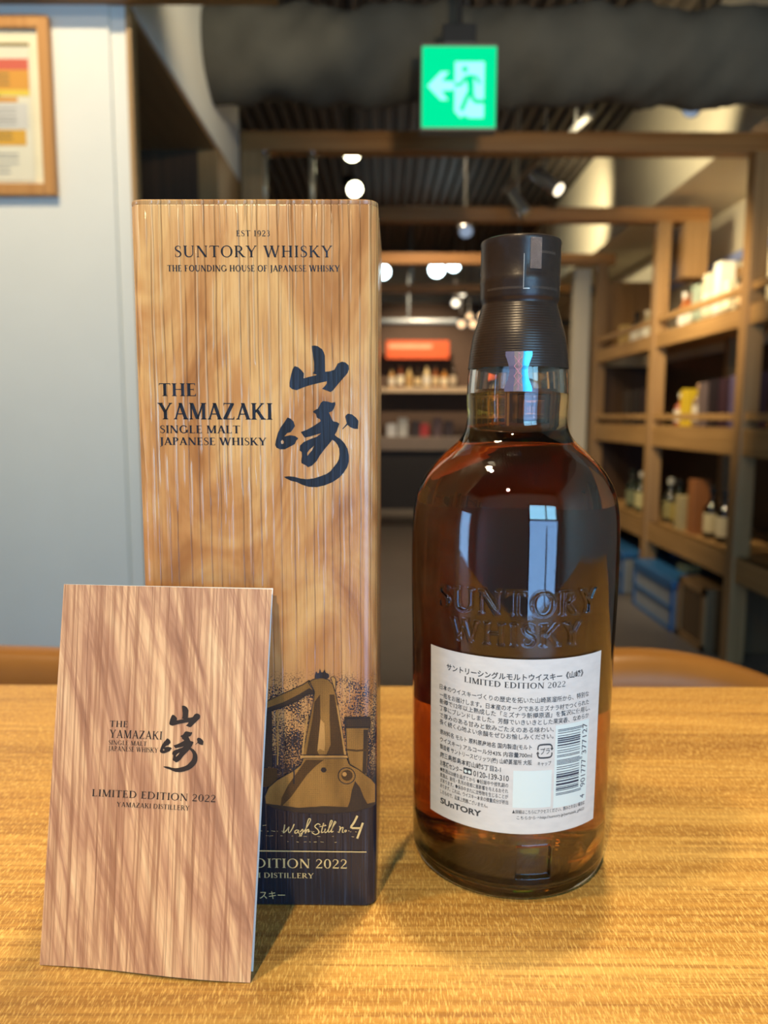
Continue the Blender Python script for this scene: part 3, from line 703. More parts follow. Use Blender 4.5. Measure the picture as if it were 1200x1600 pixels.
stool(0.235, 0.675, 'tan leather bar stool with arched back, behind the bottle', 0.062, .42, TZ - .018, 0, .035)

# ------------------------------------------------------------------ table
def table_mat():
    t = NT('golden_table_wood'); ob = t.obj()
    w1 = t.noise(t.scale(ob, (1.6, 34, 1)), 1.0, 5, .6, .8)
    w2 = t.noise(t.scale(ob, (9, 420, 1)), 1.0, 5, .65)
    sp = t.n('ShaderNodeSeparateXYZ', Vector=ob)
    br = t.n('ShaderNodeTexBrick', {'offset': 0.37, 'squash': 1.0}, Vector=t.scale(ob, (1, 1, 1)), Color1=(1, 1, 1), Color2=(0.72, 0.72, 0.72), Mortar=(.55, .55, .55), Scale=1.0)
    br.inputs['Brick Width'].default_value = .62; br.inputs['Row Height'].default_value = .085; br.inputs['Mortar Size'].default_value = .0005; br.inputs['Mortar Smooth'].default_value = 1.0
    fl = t.noise(t.scale(ob, (1300, 250, 1)), 1.0, 3, .65)           # short silk-like cross figure
    base = t.ramp(w1, [(.28, sRGB(142, 96, 42)), (.5, sRGB(180, 132, 62)), (.72, sRGB(212, 168, 92))])
    base = t.mix(t.math('MULTIPLY', t.step(w2, .42, .66), .62), base, sRGB(128, 82, 34))
    base = t.mix(.5, base, t.mix(1.0, base, br.outputs[0], 'MULTIPLY'))
    base = t.mix(t.math('MULTIPLY', t.step(fl, .46, .68), .55), base, sRGB(240, 200, 118))  # pale tint paints the sparkle of the cross figure into the colour
    hgt = t.math('ADD', fl, t.math('MULTIPLY', w2, .5))
    return t.finish(base, t.math('ADD', .30, t.math('MULTIPLY', fl, .18)), t.bump(hgt, .8, .0005), spec=.6)
M_table = table_mat()
tb = thing('wooden_table', (0, 0.22, 0), 'golden wooden table carrying the carton, booklet and bottle', 'table')
MB().box(-1.0, 1.0, -.34, .336, TZ - .035, TZ).build('tabletop', M_table, tb, bevel=.003)
for sx in (-.9, .9):
    for sy in (-.26, .26): MB().box(sx - .03, sx + .03, sy - .03, sy + .03, 0, TZ - .035).build('leg', M_black, tb)

# ------------------------------------------------------------------ carton
BW, BD, BH = .09203, .090, .27891
bth = -0.013462
bx0 = Vector((-0.0026359 - BW * cos(bth), 0.29305 - BW * sin(bth), TZ))
carton = thing('whisky_carton', bx0 + Vector((BW / 2 * cos(bth) - BD / 2 * sin(bth), BW / 2 * sin(bth) + BD / 2 * cos(bth), 0)), 'tall wood-grain whisky carton with black calligraphy and a copper still', 'box', rz=bth)
fx = lambda x, zc, k=1: (x / 1000 - BW / 2, -BD / 2 - 0.00005 * k, zc / 1000)


def carton_mat():
    t = NT('embossed_wood_print'); ob = t.obj(); sp = t.n('ShaderNodeSeparateXYZ', Vector=ob); X, Y, Z = sp.outputs
    # run the grain around the carton: use x on the front and y on the sides
    run = t.math('ADD', X, Y)
    cmb = t.n('ShaderNodeCombineXYZ', X=run, Y=0.0, Z=Z)
    g = t.noise(t.scale(cmb, (800, 1, 22)), 1.0, 5, .65, .3)
    cl = t.noise(t.scale(cmb, (34, 1, 15)), 1.0, 3, .55, 1.4)
    col = t.ramp(cl, [(.30, sRGB(150, 96, 52)), (.45, sRGB(184, 130, 78)), (.62, sRGB(208, 162, 104)), (.8, sRGB(218, 176, 120))])
    col = t.mix(t.math('MULTIPLY', t.step(g, .42, .68), .45), col, sRGB(152, 100, 56))
    wob = t.noise(t.scale(cmb, (90, 1, 26)), 1.0, 2)
    xr = t.math('ADD', run, t.math('MULTIPLY', t.math('SUBTRACT', wob, .5), .0016))
    vor = t.n('ShaderNodeTexVoronoi', {'voronoi_dimensions': '1D', 'feature': 'DISTANCE_TO_EDGE'}, W=xr, Scale=255.0)
    vc = t.n('ShaderNodeTexVoronoi', {'voronoi_dimensions': '1D'}, W=xr, Scale=255.0)
    mask = t.noise(t.scale(cmb, (300, 1, 17)), 1.0, 2)
    ln = t.math('SUBTRACT', 1.0, t.step(vor.outputs['Distance'], .025, .085))
    ln = t.math('MULTIPLY', ln, t.step(mask, .38, .52))
    col = t.mix(t.math('MULTIPLY', ln, .50), col, sRGB(98, 60, 30))
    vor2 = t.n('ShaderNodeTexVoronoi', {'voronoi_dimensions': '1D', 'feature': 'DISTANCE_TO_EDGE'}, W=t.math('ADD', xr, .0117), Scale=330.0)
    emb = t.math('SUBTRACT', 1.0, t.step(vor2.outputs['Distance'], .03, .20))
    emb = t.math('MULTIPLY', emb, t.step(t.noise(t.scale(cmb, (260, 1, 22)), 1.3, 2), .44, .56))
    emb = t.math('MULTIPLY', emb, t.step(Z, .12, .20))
    col = t.mix(t.math('MULTIPLY', emb, .30), col, sRGB(236, 204, 166))  # pale strokes paint the gloss highlights of the embossed ridges into the colour
    # foliage stipple fading into the navy foot of the print
    dots = t.noise(t.scale(cmb, (1450, 1, 1450)), 1.0, 2, .7)
    clump = t.noise(t.scale(cmb, (120, 1, 120)), 1.0, 3)
    thr = t.n('ShaderNodeMapRange', Value=Z); thr.inputs[1].default_value = .050; thr.inputs[2].default_value = .098; thr.inputs[3].default_value = .36; thr.inputs[4].default_value = .53
    sc = t.math('ADD', dots, t.math('MULTIPLY', t.math('SUBTRACT', clump, .5), .5))
    stip = t.step(t.math('SUBTRACT', sc, thr.outputs[0]), 0.0, .06)
    stip = t.math('MULTIPLY', stip, t.math('SUBTRACT', 1.0, t.step(Z, .094, .102)))
    low = t.math('SUBTRACT', 1.0, t.step(t.math('ADD', Z, t.math('MULTIPLY', t.math('SUBTRACT', clump, .5), .018)), .050, .066))
    navy = t.math('MAXIMUM', stip, low)
    nv = t.mix(t.step(g, .5, .8), sRGB(24, 29, 42), sRGB(54, 66, 88))
    col = t.mix(navy, col, nv)
    h = t.math('SUBTRACT', t.math('MULTIPLY', emb, .9), t.math('MULTIPLY', ln, t.math('ADD', .35, t.math('MULTIPLY', t.step(Z, .10, .18), .65))))
    h = t.math('ADD', h, t.math('MULTIPLY', g, .25))
    return t.finish(col, .22, t.bump(h, .55, .0006), spec=.6)
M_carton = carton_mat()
# rounded vertical corners and a slightly pinched lid seam
rc = .0052; ring = []
for cx, cyy, a0 in ((BW / 2 - rc, -BD / 2 + rc, -90), (BW / 2 - rc, BD / 2 - rc, 0), (-BW / 2 + rc, BD / 2 - rc, 90), (-BW / 2 + rc, -BD / 2 + rc, 180)):
    for k in range(9): a = radians(a0 + 90 * k / 8); ring.append((cx + rc * cos(a), cyy + rc * sin(a)))
cm = MB(); lay = [(0.0, .985), (.0008, 1.0), (BH - .0022, 1.0), (BH - .0018, .996), (BH - .0014, 1.0), (BH - .0003, .999), (BH, .99)]
n_ = len(ring); vs = []
for zc, sc_ in lay: vs += [(x * sc_, y * sc_, zc) for x, y in ring]
fs = [(j * n_ + i, j * n_ + (i + 1) % n_, (j + 1) * n_ + (i + 1) % n_, (j + 1) * n_ + i) for j in range(len(lay) - 1) for i in range(n_)]
fs += [tuple(range(n_))[::-1], tuple(range((len(lay) - 1) * n_, len(lay) * n_))]
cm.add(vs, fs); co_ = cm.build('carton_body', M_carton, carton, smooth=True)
es = co_.modifiers.new('split', 'EDGE_SPLIT'); es.split_angle = radians(35)

def ink_mat():
    t = NT('navy_foil_ink'); n = t.noise(t.scale(t.obj(), (620, 1, 26)), 1.0, 4, .6)
    return t.finish(t.ramp(n, [(.42, sRGB(18, 19, 25)), (.64, sRGB(34, 42, 58)), (.80, sRGB(58, 72, 94))]), .34, t.bump(n, .4, .0003), spec=.6)  # bluish streaks paint grain highlights into the ink colour
M_ink = ink_mat()
M_inkb = plain('brown_black_ink', sRGB(46, 36, 32), 0.4, var=0.2, sc=200)
M_gold = plain('gold_ink', sRGB(222, 196, 138), 0.35, var=0.08, sc=300)


def halftone(name, lo, hi, thr, period=.00078):
    t = NT(name); sp = t.n('ShaderNodeSeparateXYZ', Vector=t.obj()); X, Y, Z = sp.outputs; k = 2 * pi / period
    a = t.math('SINE', t.math('MULTIPLY', t.math('ADD', X, Z), k)); b_ = t.math('SINE', t.math('MULTIPLY', t.math('SUBTRACT', X, Z), k))
    d = t.step(t.math('MULTIPLY', a, b_), thr - .25, thr + .25)
    n = t.step(t.noise(t.scale(t.obj(), (110, 1, 28)), 1.0, 2), .3, .7)
    return t.finish(t.mix(d, t.mix(n, hi, tuple(c * .5 for c in hi)), lo), .34, spec=.5)
H_mid = halftone('copper_halftone', sRGB(70, 46, 22), sRGB(200, 148, 78), .05)
H_dark = halftone('copper_halftone_dark', sRGB(32, 26, 24), sRGB(140, 98, 52), -.35)
H_light = halftone('copper_halftone_light', sRGB(150, 102, 48), sRGB(216, 166, 98), .35)
H_navy = halftone('navy_halftone', sRGB(30, 30, 36), sRGB(120, 92, 56), -.55)
ST = {
 'tower': [(64.91, 95.46), (66.61, 96.57), (67.88, 97.02), (70.42, 97.39), (72.95, 96.63), (74.63, 94.67), (75.88, 90.52), (76.71, 86.12), (78.37, 75.07), (79.84, 65.48), (62.51, 65.31), (64.31, 74.94), (65.87, 82.94), (66.97, 88.24), (67.33, 91.32), (67.0, 92.2)],
 'arm': [(65.34, 96.3), (67.34, 91.76), (67.2, 90.66), (64.44, 90.42), (61.03, 87.97), (54.62, 85.04), (49.49, 83.23), (40.0, 79.5), (40.0, 84.0), (48.28, 87.41), (51.71, 89.21), (56.83, 91.67), (62.79, 94.57)],
 'ring': [(61.43, 65.0), (80.69, 65.2), (80.69, 64.2), (61.43, 64.0)],
 'dome': [(62.71, 63.97), (80.05, 64.14), (80.9, 61.9), (84.75, 59.47), (89.89, 55.46), (91.6, 53.2), (91.6, 44.9), (89.91, 43.44), (83.01, 41.31), (70.92, 40.26), (59.68, 40.82), (51.05, 42.33), (47.19, 44.57), (47.02, 47.76), (48.59, 51.41), (52.08, 54.62), (58.15, 58.3), (61.61, 61.04)],
 'tdl': [(67.3, 87.36), (69.53, 90.46), (69.67, 80.31), (68.3, 66.94), (68.93, 65.47), (63.79, 65.42), (65.14, 73.16), (66.48, 80.29)],
 'tdr': [(73.34, 90.49), (75.25, 90.51), (76.48, 82.15), (77.94, 73.28), (78.86, 65.56), (71.93, 65.5), (73.66, 69.67), (73.29, 80.35)],
 'tl': [(69.67, 80.31), (71.15, 78.55), (71.52, 69.65), (71.08, 66.97), (69.37, 67.84), (68.3, 66.94)],
 'ddl': [(56.36, 52.4), (61.6, 60.14), (63.77, 63.31), (71.06, 63.38), (67.61, 60.65), (64.15, 57.0), (57.59, 47.42), (53.21, 42.81), (53.7, 46.92)],
 'ddr': [(83.46, 54.49), (85.39, 51.8), (86.89, 47.73), (89.05, 43.66), (83.01, 41.4), (79.56, 41.18), (81.29, 45.85), (82.16, 50.86)],
 'dbase': [(47.19, 44.57), (60.56, 42.89), (70.94, 43.69), (82.15, 43.35), (91.5, 45.7), (91.5, 44.8), (89.91, 43.44), (83.01, 41.31), (70.92, 40.26), (59.68, 40.82), (51.05, 42.33)],
 'ad': [(40.0, 79.5), (49.49, 83.23), (54.62, 85.04), (61.03, 87.97), (64.44, 90.42), (67.2, 90.66), (67.34, 91.98), (65.31, 93.06), (61.05, 90.39), (54.65, 87.03), (49.09, 84.99), (40, 81.6)],
 'column': [(45.0, 86.0), (48.5, 85.5), (50.41, 81.91), (50.22, 60.02), (43.5, 59.98)],
 'block': [(43.0, 59.53), (52.15, 59.59), (52.04, 51.9), (42.5, 51.38)],
 'tank': [(79.66, 80.41), (89.43, 81.16), (89.52, 76.95), (88.59, 76.05), (88.6, 67.58), (88.18, 56.8), (84.75, 59.47), (81.33, 61.23), (80.06, 67.05)],
 'rim': [(79.24, 81.29), (89.43, 81.38), (89.65, 76.95), (79.66, 76.86)],
 'crown': [(67.47, 97.3), (67.6, 98.5), (68.1, 100.0), (68.7, 99.2), (69.2, 99.4), (69.6, 101.2), (70.1, 99.6), (70.7, 99.6), (71.5, 100.8), (71.9, 99.5), (73.0, 99.0), (73.3, 98.0), (72.6, 97.0)],
 'loop': [(73.8, 97.51), (74.86, 97.95), (75.83, 96.87), (75.8, 91.83), (74.43, 95.54)],
}
im = MB(); mats = [H_mid, H_dark, H_light, H_navy, M_ink, M_gold]
circ = lambda x, y, r, n=20: [(x + r * cos(2 * pi * i / n), y + r * sin(2 * pi * i / n)) for i in range(n)]
for k, (nm, mi) in enumerate((('tank', 0), ('rim', 3), ('column', 3), ('block', 1), ('arm', 0), ('ad', 3), ('tower', 0), ('tdl', 1), ('tdr', 1), ('tl', 2), ('dome', 0), ('ddl', 1), ('ddr', 3), ('dbase', 3), ('ring', 2), ('crown', 4), ('loop', 2))):
    filled(im, [ST[nm]], lambda x, y: fx(x, y, 1 + .25 * k), mi)
for nm, wd in (('tower', .30), ('dome', .30), ('arm', .30), ('tank', .3), ('rim', .35), ('loop', .3)):
    pts = ST[nm] + [ST[nm][0]]; put_polys(im, _rib(pts, [wd] * len(pts), 1), lambda x, y: fx(x, y, 5.6), 4)
for cxx, cyy, r, mi, k in ((80.03, 56.72, 3.6, 4, 5.7), (80.03, 56.72, 3.2, 0, 5.9), (80.2, 56.9, 2.3, 1, 6.1), (79.2, 57.4, .9, 2, 6.3), (70.82, 59.1, 1.1, 4, 5.7)):
    filled(im, [circ(cxx, cyy, r)], lambda x, y: fx(x, y, k), mi)
put_polys(im, _rib([(87.6, 76), (87.4, 66), (87.2, 57.6)], [1.6] * 3, 1), lambda x, y: fx(x, y, 1.1), 3)
put_polys(im, _rib([(80.2, 67.6), (84, 67.2), (88.6, 67.6)], [.8] * 3, 1), lambda x, y: fx(x, y, 1.12), 1)
put_polys(im, _rib([(52.6, 84), (52.6, 70), (52.3, 61)], [.5] * 3, 1), lambda x, y: fx(x, y, 5.7), 2)
put_polys(im, _rib([(58.8, 61.5), (58.9, 57), (58.7, 53)], [.6] * 3, 1), lambda x, y: fx(x, y, 5.7), 4)
put_polys(im, _rib([(64.6, 82), (63.3, 74), (62.4, 65.6)], [.7] * 3, 1), lambda x, y: fx(x, y, 5.7), 2)
put_polys(im, _rib([(76.4, 86), (78.1, 75), (79.5, 65.6)], [.6] * 3, 1), lambda x, y: fx(x, y, 5.7), 2)
im.build('still_illustration', mats, carton, recalc=False)['label'] = 'copper pot still printed in halftone'

lt = MB()
for txt, (a, b_, c, d) in (('EST 1923', (39.76, 265.78, 52.33, 267.83)), ('SUNTORY WHISKY', (16.7, 258.29, 75.27, 262.38)), ('THE FOUNDING HOUSE OF JAPANESE WHISKY', (13.88, 253.16, 78.01, 255.4)),
                           ('THE', (9.27, 207.36, 23.63, 212.12)), ('YAMAZAKI', (8.86, 198.62, 52.31, 204.79)), ('SINGLE MALT', (9.18, 193.39, 39.81, 196.32)), ('JAPANESE WHISKY', (9.01, 188.9, 49.85, 191.75))):
    put_polys(lt, serif_polys(txt, a, c, b_, d, .10 if txt.startswith('SUNTORY') or txt.startswith('EST') else .05, 0 if txt[0:2] in ('SU', 'ES') else .045), lambda x, y: fx(x, y, 2))
calligraphy(lt, lambda x, y: fx(x, y, 2))
lt.build('printed_lettering', M_ink, carton, recalc=False)['label'] = 'black foil lettering and calligraphy'
gm = MB()
put_polys(gm, serif_polys('LIMITED EDITION 2022', 11.55, 80.29, 16.9, 20.9), lambda x, y: fx(x, y, 7))
put_polys(gm, serif_polys('YAMAZAKI DISTILLERY', 25.12, 66.52, 12.5, 14.7), lambda x, y: fx(x, y, 7))
put_text(gm, 'ウイスキー', lambda x, y: fx(x, y, 7), 36.9, 54.6, 3.2, 6.6)
put_polys(gm, _rib([(3, 24.2), (60, 24.2), (88, 24.2)], [.45] * 3, 1), lambda x, y: fx(x, y, 7))
# hand-written line under the still
hx = lambda p: (39.86 + p[0] * (97.64 - 39.86) / 1200, 49.21 - p[1] * (49.21 + 1.52) / 982)
for pts, wd in (([(312, 262), (305, 300), (300, 332), (330, 305), (348, 280), (342, 310), (350, 330), (375, 295), (392, 256)], .42), ([(422, 305), (400, 312), (397, 332), (415, 328), (430, 305), (426, 325), (436, 336)], .38),
                ([(440, 325), (462, 298), (462, 325), (448, 352), (436, 346), (462, 326)], .38), ([(470, 322), (505, 270), (530, 220), (515, 212), (498, 265), (484, 335), (500, 305), (514, 300), (508, 322), (524, 312)], .4),
                ([(612, 262), (590, 252), (565, 275), (590, 300), (600, 325), (570, 342), (540, 325)], .42), ([(640, 245), (625, 300), (622, 326), (640, 318)], .38), ([(605, 276), (662, 266)], .34), ([(655, 292), (648, 318), (656, 326), (672, 312)], .36),
                ([(668, 318), (700, 262), (712, 228), (700, 226), (684, 285), (680, 322), (696, 314)], .38), ([(694, 318), (726, 262), (742, 240), (732, 232), (712, 285), (704, 322), (722, 312)], .38), ([(650, 262), (653, 259)], .5),
                ([(770, 272), (780, 280), (768, 326)], .38), ([(772, 312), (790, 284), (804, 282), (796, 318), (808, 322)], .38), ([(826, 300), (816, 310), (822, 318), (832, 308), (826, 300)], .36), ([(850, 310), (854, 307)], .5),
                ([(924, 182), (895, 240), (870, 280), (920, 285), (960, 284)], .85), ([(970, 240), (945, 310), (922, 372)], .85)):
    q = [hx(p) for p in pts]; put_polys(gm, _rib(q, [wd] * len(q)), lambda x, y: fx(x, y, 7))
rr_ = random.Random(7)
for yy, x0, x1 in ((318, 60, 990), (358, 80, 900), (405, 60, 740), (270, 70, 160)):
    x = x0
    while x < x1:
        ln_ = rr_.uniform(5, 34); q = [hx((x, yy + rr_.uniform(-3, 3))), hx((x + ln_, yy + rr_.uniform(-3, 3)))]
        if rr_.random() < .6: put_polys(gm, _rib(q, [.14] * 2, 1), lambda x, y: fx(x, y, 6.6))
        x += ln_ + rr_.uniform(6, 50)
gm.build('gold_lettering', M_gold, carton, recalc=False)['label'] = 'pale gold printed lettering'

# ------------------------------------------------------------------ booklet
TL, TR, BL_, BR_ = Vector((-.1225, .2885, TZ + .1355)), Vector((-.0428, .2880, TZ + .1339)), Vector((-.1256, .2587, TZ)), Vector((-.0469, .2501, TZ))
bc0 = (BL_ + BR_) / 2
bkt = thing('folded_booklet', bc0, 'wood-grain folded booklet propped against the front of the carton', 'booklet')
def bkp(s, t, k=0.0):
    p = (BL_ * (1 - s) + BR_ * s) * (1 - t) + (TL * (1 - s) + TR * s) * t
    n = Vector((0.08, -.97, .22)).normalized()
    bow = .0012 * sin(pi * s) * (1 - .4 * t) - .0008 * sin(2 * pi * s) * (1 - t)
    return p - bc0 + n * (bow + k) + Vector((0, 0, .0002 + .0006 * sin(pi * s) * (1 - t)))


def booklet_mat():
    t = NT('booklet_wood_print'); ob = t.obj(); sp = t.n('ShaderNodeSeparateXYZ', Vector=ob); X, Y, Z = sp.outputs
    c2 = t.n('ShaderNodeCombineXYZ', X=X, Y=0.0, Z=Z)
    sk = t.n('ShaderNodeCombineXYZ', X=t.math('ADD', X, t.math('MULTIPLY', Z, .30)), Y=0.0, Z=Z)
    fig = t.noise(t.scale(sk, (150, 1, 17)), 1.0, 4, .62, .7)
    g = t.noise(t.scale(c2, (760, 1, 14)), 1.0, 4, .6)
    col = t.ramp(fig, [(.30, sRGB(146, 102, 78)), (.44, sRGB(188, 140, 108)), (.57, sRGB(220, 174, 132)), (.74, sRGB(238, 200, 154))])
    col = t.mix(t.math('MULTIPLY', t.step(g, .40, .68), .8), col, sRGB(150, 102, 74))
    v1 = t.n('ShaderNodeTexVoronoi', {'voronoi_dimensions': '1D', 'feature': 'DISTANCE_TO_EDGE'}, W=t.math('ADD', X, t.math('MULTIPLY', t.noise(t.scale(c2, (30, 1, 12)), 1.0, 2), .004)), Scale=330.0)
    ln = t.math('MULTIPLY', t.math('SUBTRACT', 1.0, t.step(v1.outputs['Distance'], .02, .07)), t.step(t.noise(t.scale(c2, (200, 1, 16)), 1.0, 2), .42, .58))
    col = t.mix(t.math('MULTIPLY', ln, .55), col, sRGB(108, 66, 46))
    return t.finish(col, .45, t.bump(g, .08, .0002), spec=.4)
fm_ = MB(); fm_.grid(lambda u, v: bkp(u, v, .00015), 24, 30); fm_.grid(lambda u, v: bkp(u, v, -.00015), 24, 30)
fm_.build('front_cover', booklet_mat(), bkt, smooth=True)
def leaf(s, t, k):
    p = bkp(s, t, -.0004 + k); return p + Vector((.0001 * s, .0004 + (.0018 + .003 * (1 - t)) * s ** 1.3, 0))
lm = MB(); lm.grid(lambda u, v: leaf(u, v, 0), 24, 20); lm.grid(lambda u, v: leaf(u, v, -.0002), 24, 20)
lm.build('back_leaf', plain('white_card', sRGB(240, 232, 222), 0.6, var=.02), bkt, smooth=True)['label'] = 'white inside leaf showing along the right edge'
bl = MB()
for txt, (a, y0, b_, y1, h) in (('THE', (.2646, .6187, .3543, .621, .0161)), ('YAMAZAKI', (.268, .5892, .5214, .5931, .0211)), ('SINGLE MALT', (.2649, .5712, .4499, .5746, .0116)), ('JAPANESE WHISKY', (.2667, .5557, .5059, .5578, .0125)),
                                ('LIMITED EDITION 2022', (.2007, .4357, .7935, .4373, .0181)), ('YAMAZAKI DISTILLERY', (.3244, .4119, .6727, .4132, .0121))):
    ym = (y0 + y1) / 2; put_polys(bl, serif_polys(txt, a, b_, ym, ym + h), lambda x, y: bkp(x, y, .00028))
calligraphy(bl, lambda x, y: bkp(.5143 + (x - 53.11) / (84.84 - 53.11) * (.7184 - .5143), .5089 + (y - 173.01) / (226.23 - 173.01) * (.6822 - .5089), .00028))
bl.build('printed_lettering', M_inkb, bkt, recalc=False)['label'] = 'dark brown printed lettering'

# ------------------------------------------------------------------ bottle
bot = thing('whisky_bottle', (.0581, .3395, TZ), 'dark amber whisky bottle with a white back label and brown capsule', 'bottle', rz=radians(-9.72))


def spline(prof, n):
    z_ = np.array(prof, float); d = np.r_[0, np.cumsum(np.hypot(*np.diff(z_, axis=0).T))]
    u = np.linspace(0, d[-1], n); out = []
    for x in u:
        i = min(max(np.searchsorted(d, x) - 1, 0), len(d) - 2); s = (x - d[i]) / (d[i + 1] - d[i])
        p0, p1, p2, p3 = z_[max(i - 1, 0)], z_[i], z_[i + 1], z_[min(i + 2, len(d) - 1)]
        h = d[i + 1] - d[i]
        m1 = (p2 - p0) / ((d[min(i + 1, len(d) - 1)] - d[max(i - 1, 0)]) or 1) * h; m2 = (p3 - p1) / ((d[min(i + 2, len(d) - 1)] - d[i]) or 1) * h
        out.append((2 * s ** 3 - 3 * s ** 2 + 1) * p1 + (s ** 3 - 2 * s * s + s) * m1 + (-2 * s ** 3 + 3 * s * s) * p2 + (s ** 3 - s * s) * m2)
    return np.array(out)


OUT = [(.0400, 0.0), (.0425, .0013), (.0437, .0045), (.0440, .010), (.0445, .0407), (.0447, .0712), (.0450, .0995), (.0455, .125), (.0456, .143), (.0451, .1565), (.0441, .1632), (.0426, .1688), (.0392, .1752), (.0352, .1802), (.0300, .1852), (.0252, .1896), (.0229, .1932), (.0219, .1968), (.0216, .2003), (.0218, .2040), (.0220, .2086), (.0218, .2150), (.0212, .2215), (.0200, .2275), (.0186, .2346), (.0166, .2414), (.0152, .2470), (.0150, .2560), (.0148, .2690)]
od = spline(OUT, 400)
def Rz(zc): return float(np.interp(zc, od[:, 1], od[:, 0]))
# column angles: 0 faces the front; fine where there is relief
phis = np.concatenate([np.arange(-52, 60, .3), np.arange(60, 308, 4.0)])
zs = np.unique(np.round(np.concatenate([np.linspace(0.0, .013, 14), np.arange(.008, .029, .0004), np.linspace(.028, .106, 24), np.arange(.1065, .1345, .00025), np.linspace(.135, .155, 12), np.linspace(.156, .235, 120), np.linspace(.236, .269, 20)]), 6))
PH, ZS = np.meshgrid(phis, zs)
hf = np.zeros_like(PH)
def stamp(polys, amp):
    for q in polys:
        q = np.array(q); x0, y0 = q.min(0); x1, y1 = q.max(0)
        ci = np.where((phis >= x0) & (phis <= x1))[0]; ri = np.where((zs >= y0) & (zs <= y1))[0]
        if not len(ci) or not len(ri): continue
        X_, Y_ = np.meshgrid(phis[ci], zs[ri]); ins = np.zeros(X_.shape, bool); j = len(q) - 1
        for i in range(len(q)):
            (xi, yi), (xj, yj) = q[i], q[j]
            if yi != yj: ins ^= ((yi > Y_) != (yj > Y_)) & (X_ < (xj - xi) * (Y_ - yi) / (yj - yi) + xi)
            j = i
        sub = hf[np.ix_(ri, ci)]; sub[ins] = amp; hf[np.ix_(ri, ci)] = sub
stamp(serif_polys('SUNTORY', -40.9, 48.0, .1222, .1318, .12), 1.0)
stamp(serif_polys('WHISKY', -32.9, 38.3, .1098, .1190, .12), 1.0)
sq = lambda a, b_, c, d: [[(a, c), (b_, c), (b_, d), (a, d)]]
stamp(sq(5.5, 24, .0112, .0247), -2.6)
k_ = 373
for _ in range(2):                                                     # soften the moulded edges
    A = hf[:, :k_].copy(); B = A.copy()
    B[1:-1, 1:-1] = (A[1:-1, 1:-1] * 4 + A[:-2, 1:-1] * 2 + A[2:, 1:-1] * 2 + A[1:-1, :-2] * 2 + A[1:-1, 2:] * 2 + A[:-2, :-2] + A[2:, 2:] + A[:-2, 2:] + A[2:, :-2]) / 16
    hf[:, :k_] = B
hf *= .00078
gm_ = MB(); NC = len(phis); ro = np.array([Rz(zc) for zc in zs])
gv = []
for j, zc in enumerate(zs):
    for i, ph in enumerate(phis):
        r = ro[j] + hf[j, i]; a = radians(ph); gv.append((r * sin(a), -r * cos(a), zc))
gf = [(j * NC + i, j * NC + (i + 1) % NC, (j + 1) * NC + (i + 1) % NC, (j + 1) * NC + i) for j in range(len(zs) - 1) for i in range(NC)]
INN = [(.0118, .2690), (.0120, .2500), (.0140, .2400), (.0163, .2300), (.0180, .2180), (.0186, .2086), (.0184, .2010), (.0187, .1960), (.0208, .1918), (.0256, .1868), (.0314, .1818), (.0366, .1755), (.0403, .1690), (.0420, .1628), (.0431, .1555), (.0437, .140), (.0435, .12), (.0431, .09), (.0428, .05), (.0424, .014), (.0413, .0075), (.0385, .0040), (.0250, .0058), (.0120, .0068), (.0010, .0070)]
idn = spline(INN, 120)
def ringv(r, zc): return [(r * sin(radians(ph)), -r * cos(radians(ph)), zc) for ph in phis[::6]]
base_n = len(gv)
gm_.add(gv, gf)
# inner wall, mouth ring and base as a coarser sheet joined by radius-only rings
ph2 = np.arange(0, 360, 4.0); N2 = len(ph2)
def sheet(mb, prof, flip=False):
    vs = []; fs = []
    for r, zc in prof: vs += [(r * sin(radians(p)), -r * cos(radians(p)), zc) for p in ph2]
    for j in range(len(prof) - 1):
        for i in range(N2):
            q = (j * N2 + i, j * N2 + (i + 1) % N2, (j + 1) * N2 + (i + 1) % N2, (j + 1) * N2 + i); fs.append(q[::-1] if flip else q)
    mb.add(vs, fs)
sheet(gm_, [tuple(p) for p in idn])                                    # runs down inside: normals point into the hollow
sheet(gm_, [(.0001, .0032), (.015, .0028), (.030, .0016), (.036, .0004), (.0385, .0), (.0400, 0.0)])
sheet(gm_, [(.0148, .2690), (.0133, .2696), (.0118, .2690)])
glass_o = gm_.build('glass_body', glassy('clear_bottle_glass', (.985, .99, .985), 1.5), bot, smooth=True, recalc=False)
# whisky: follows the inner wall a hair inside the glass
liq = [(r + .0002, zc) for r, zc in spline(INN[5:], 110) if zc < .2110]
liq = [(.0001, .2112), (.012, .2112), (.0172, .2112), (.0183, .2116)] + [(min(r, 1), zc) for r, zc in liq]
liq[-1] = (.0001, liq[-1][1])
wm = MB(); sheet(wm, [(r, zc - (.0002 if zc < .012 else 0)) for r, zc in liq], flip=True)
wm.build('whisky', glassy('amber_whisky', (1, 1, 1), 1.36, 0.0, (.88, .66, .21), 92.0), bot, smooth=True, recalc=False)['label'] = 'amber whisky filling the bottle to the neck'

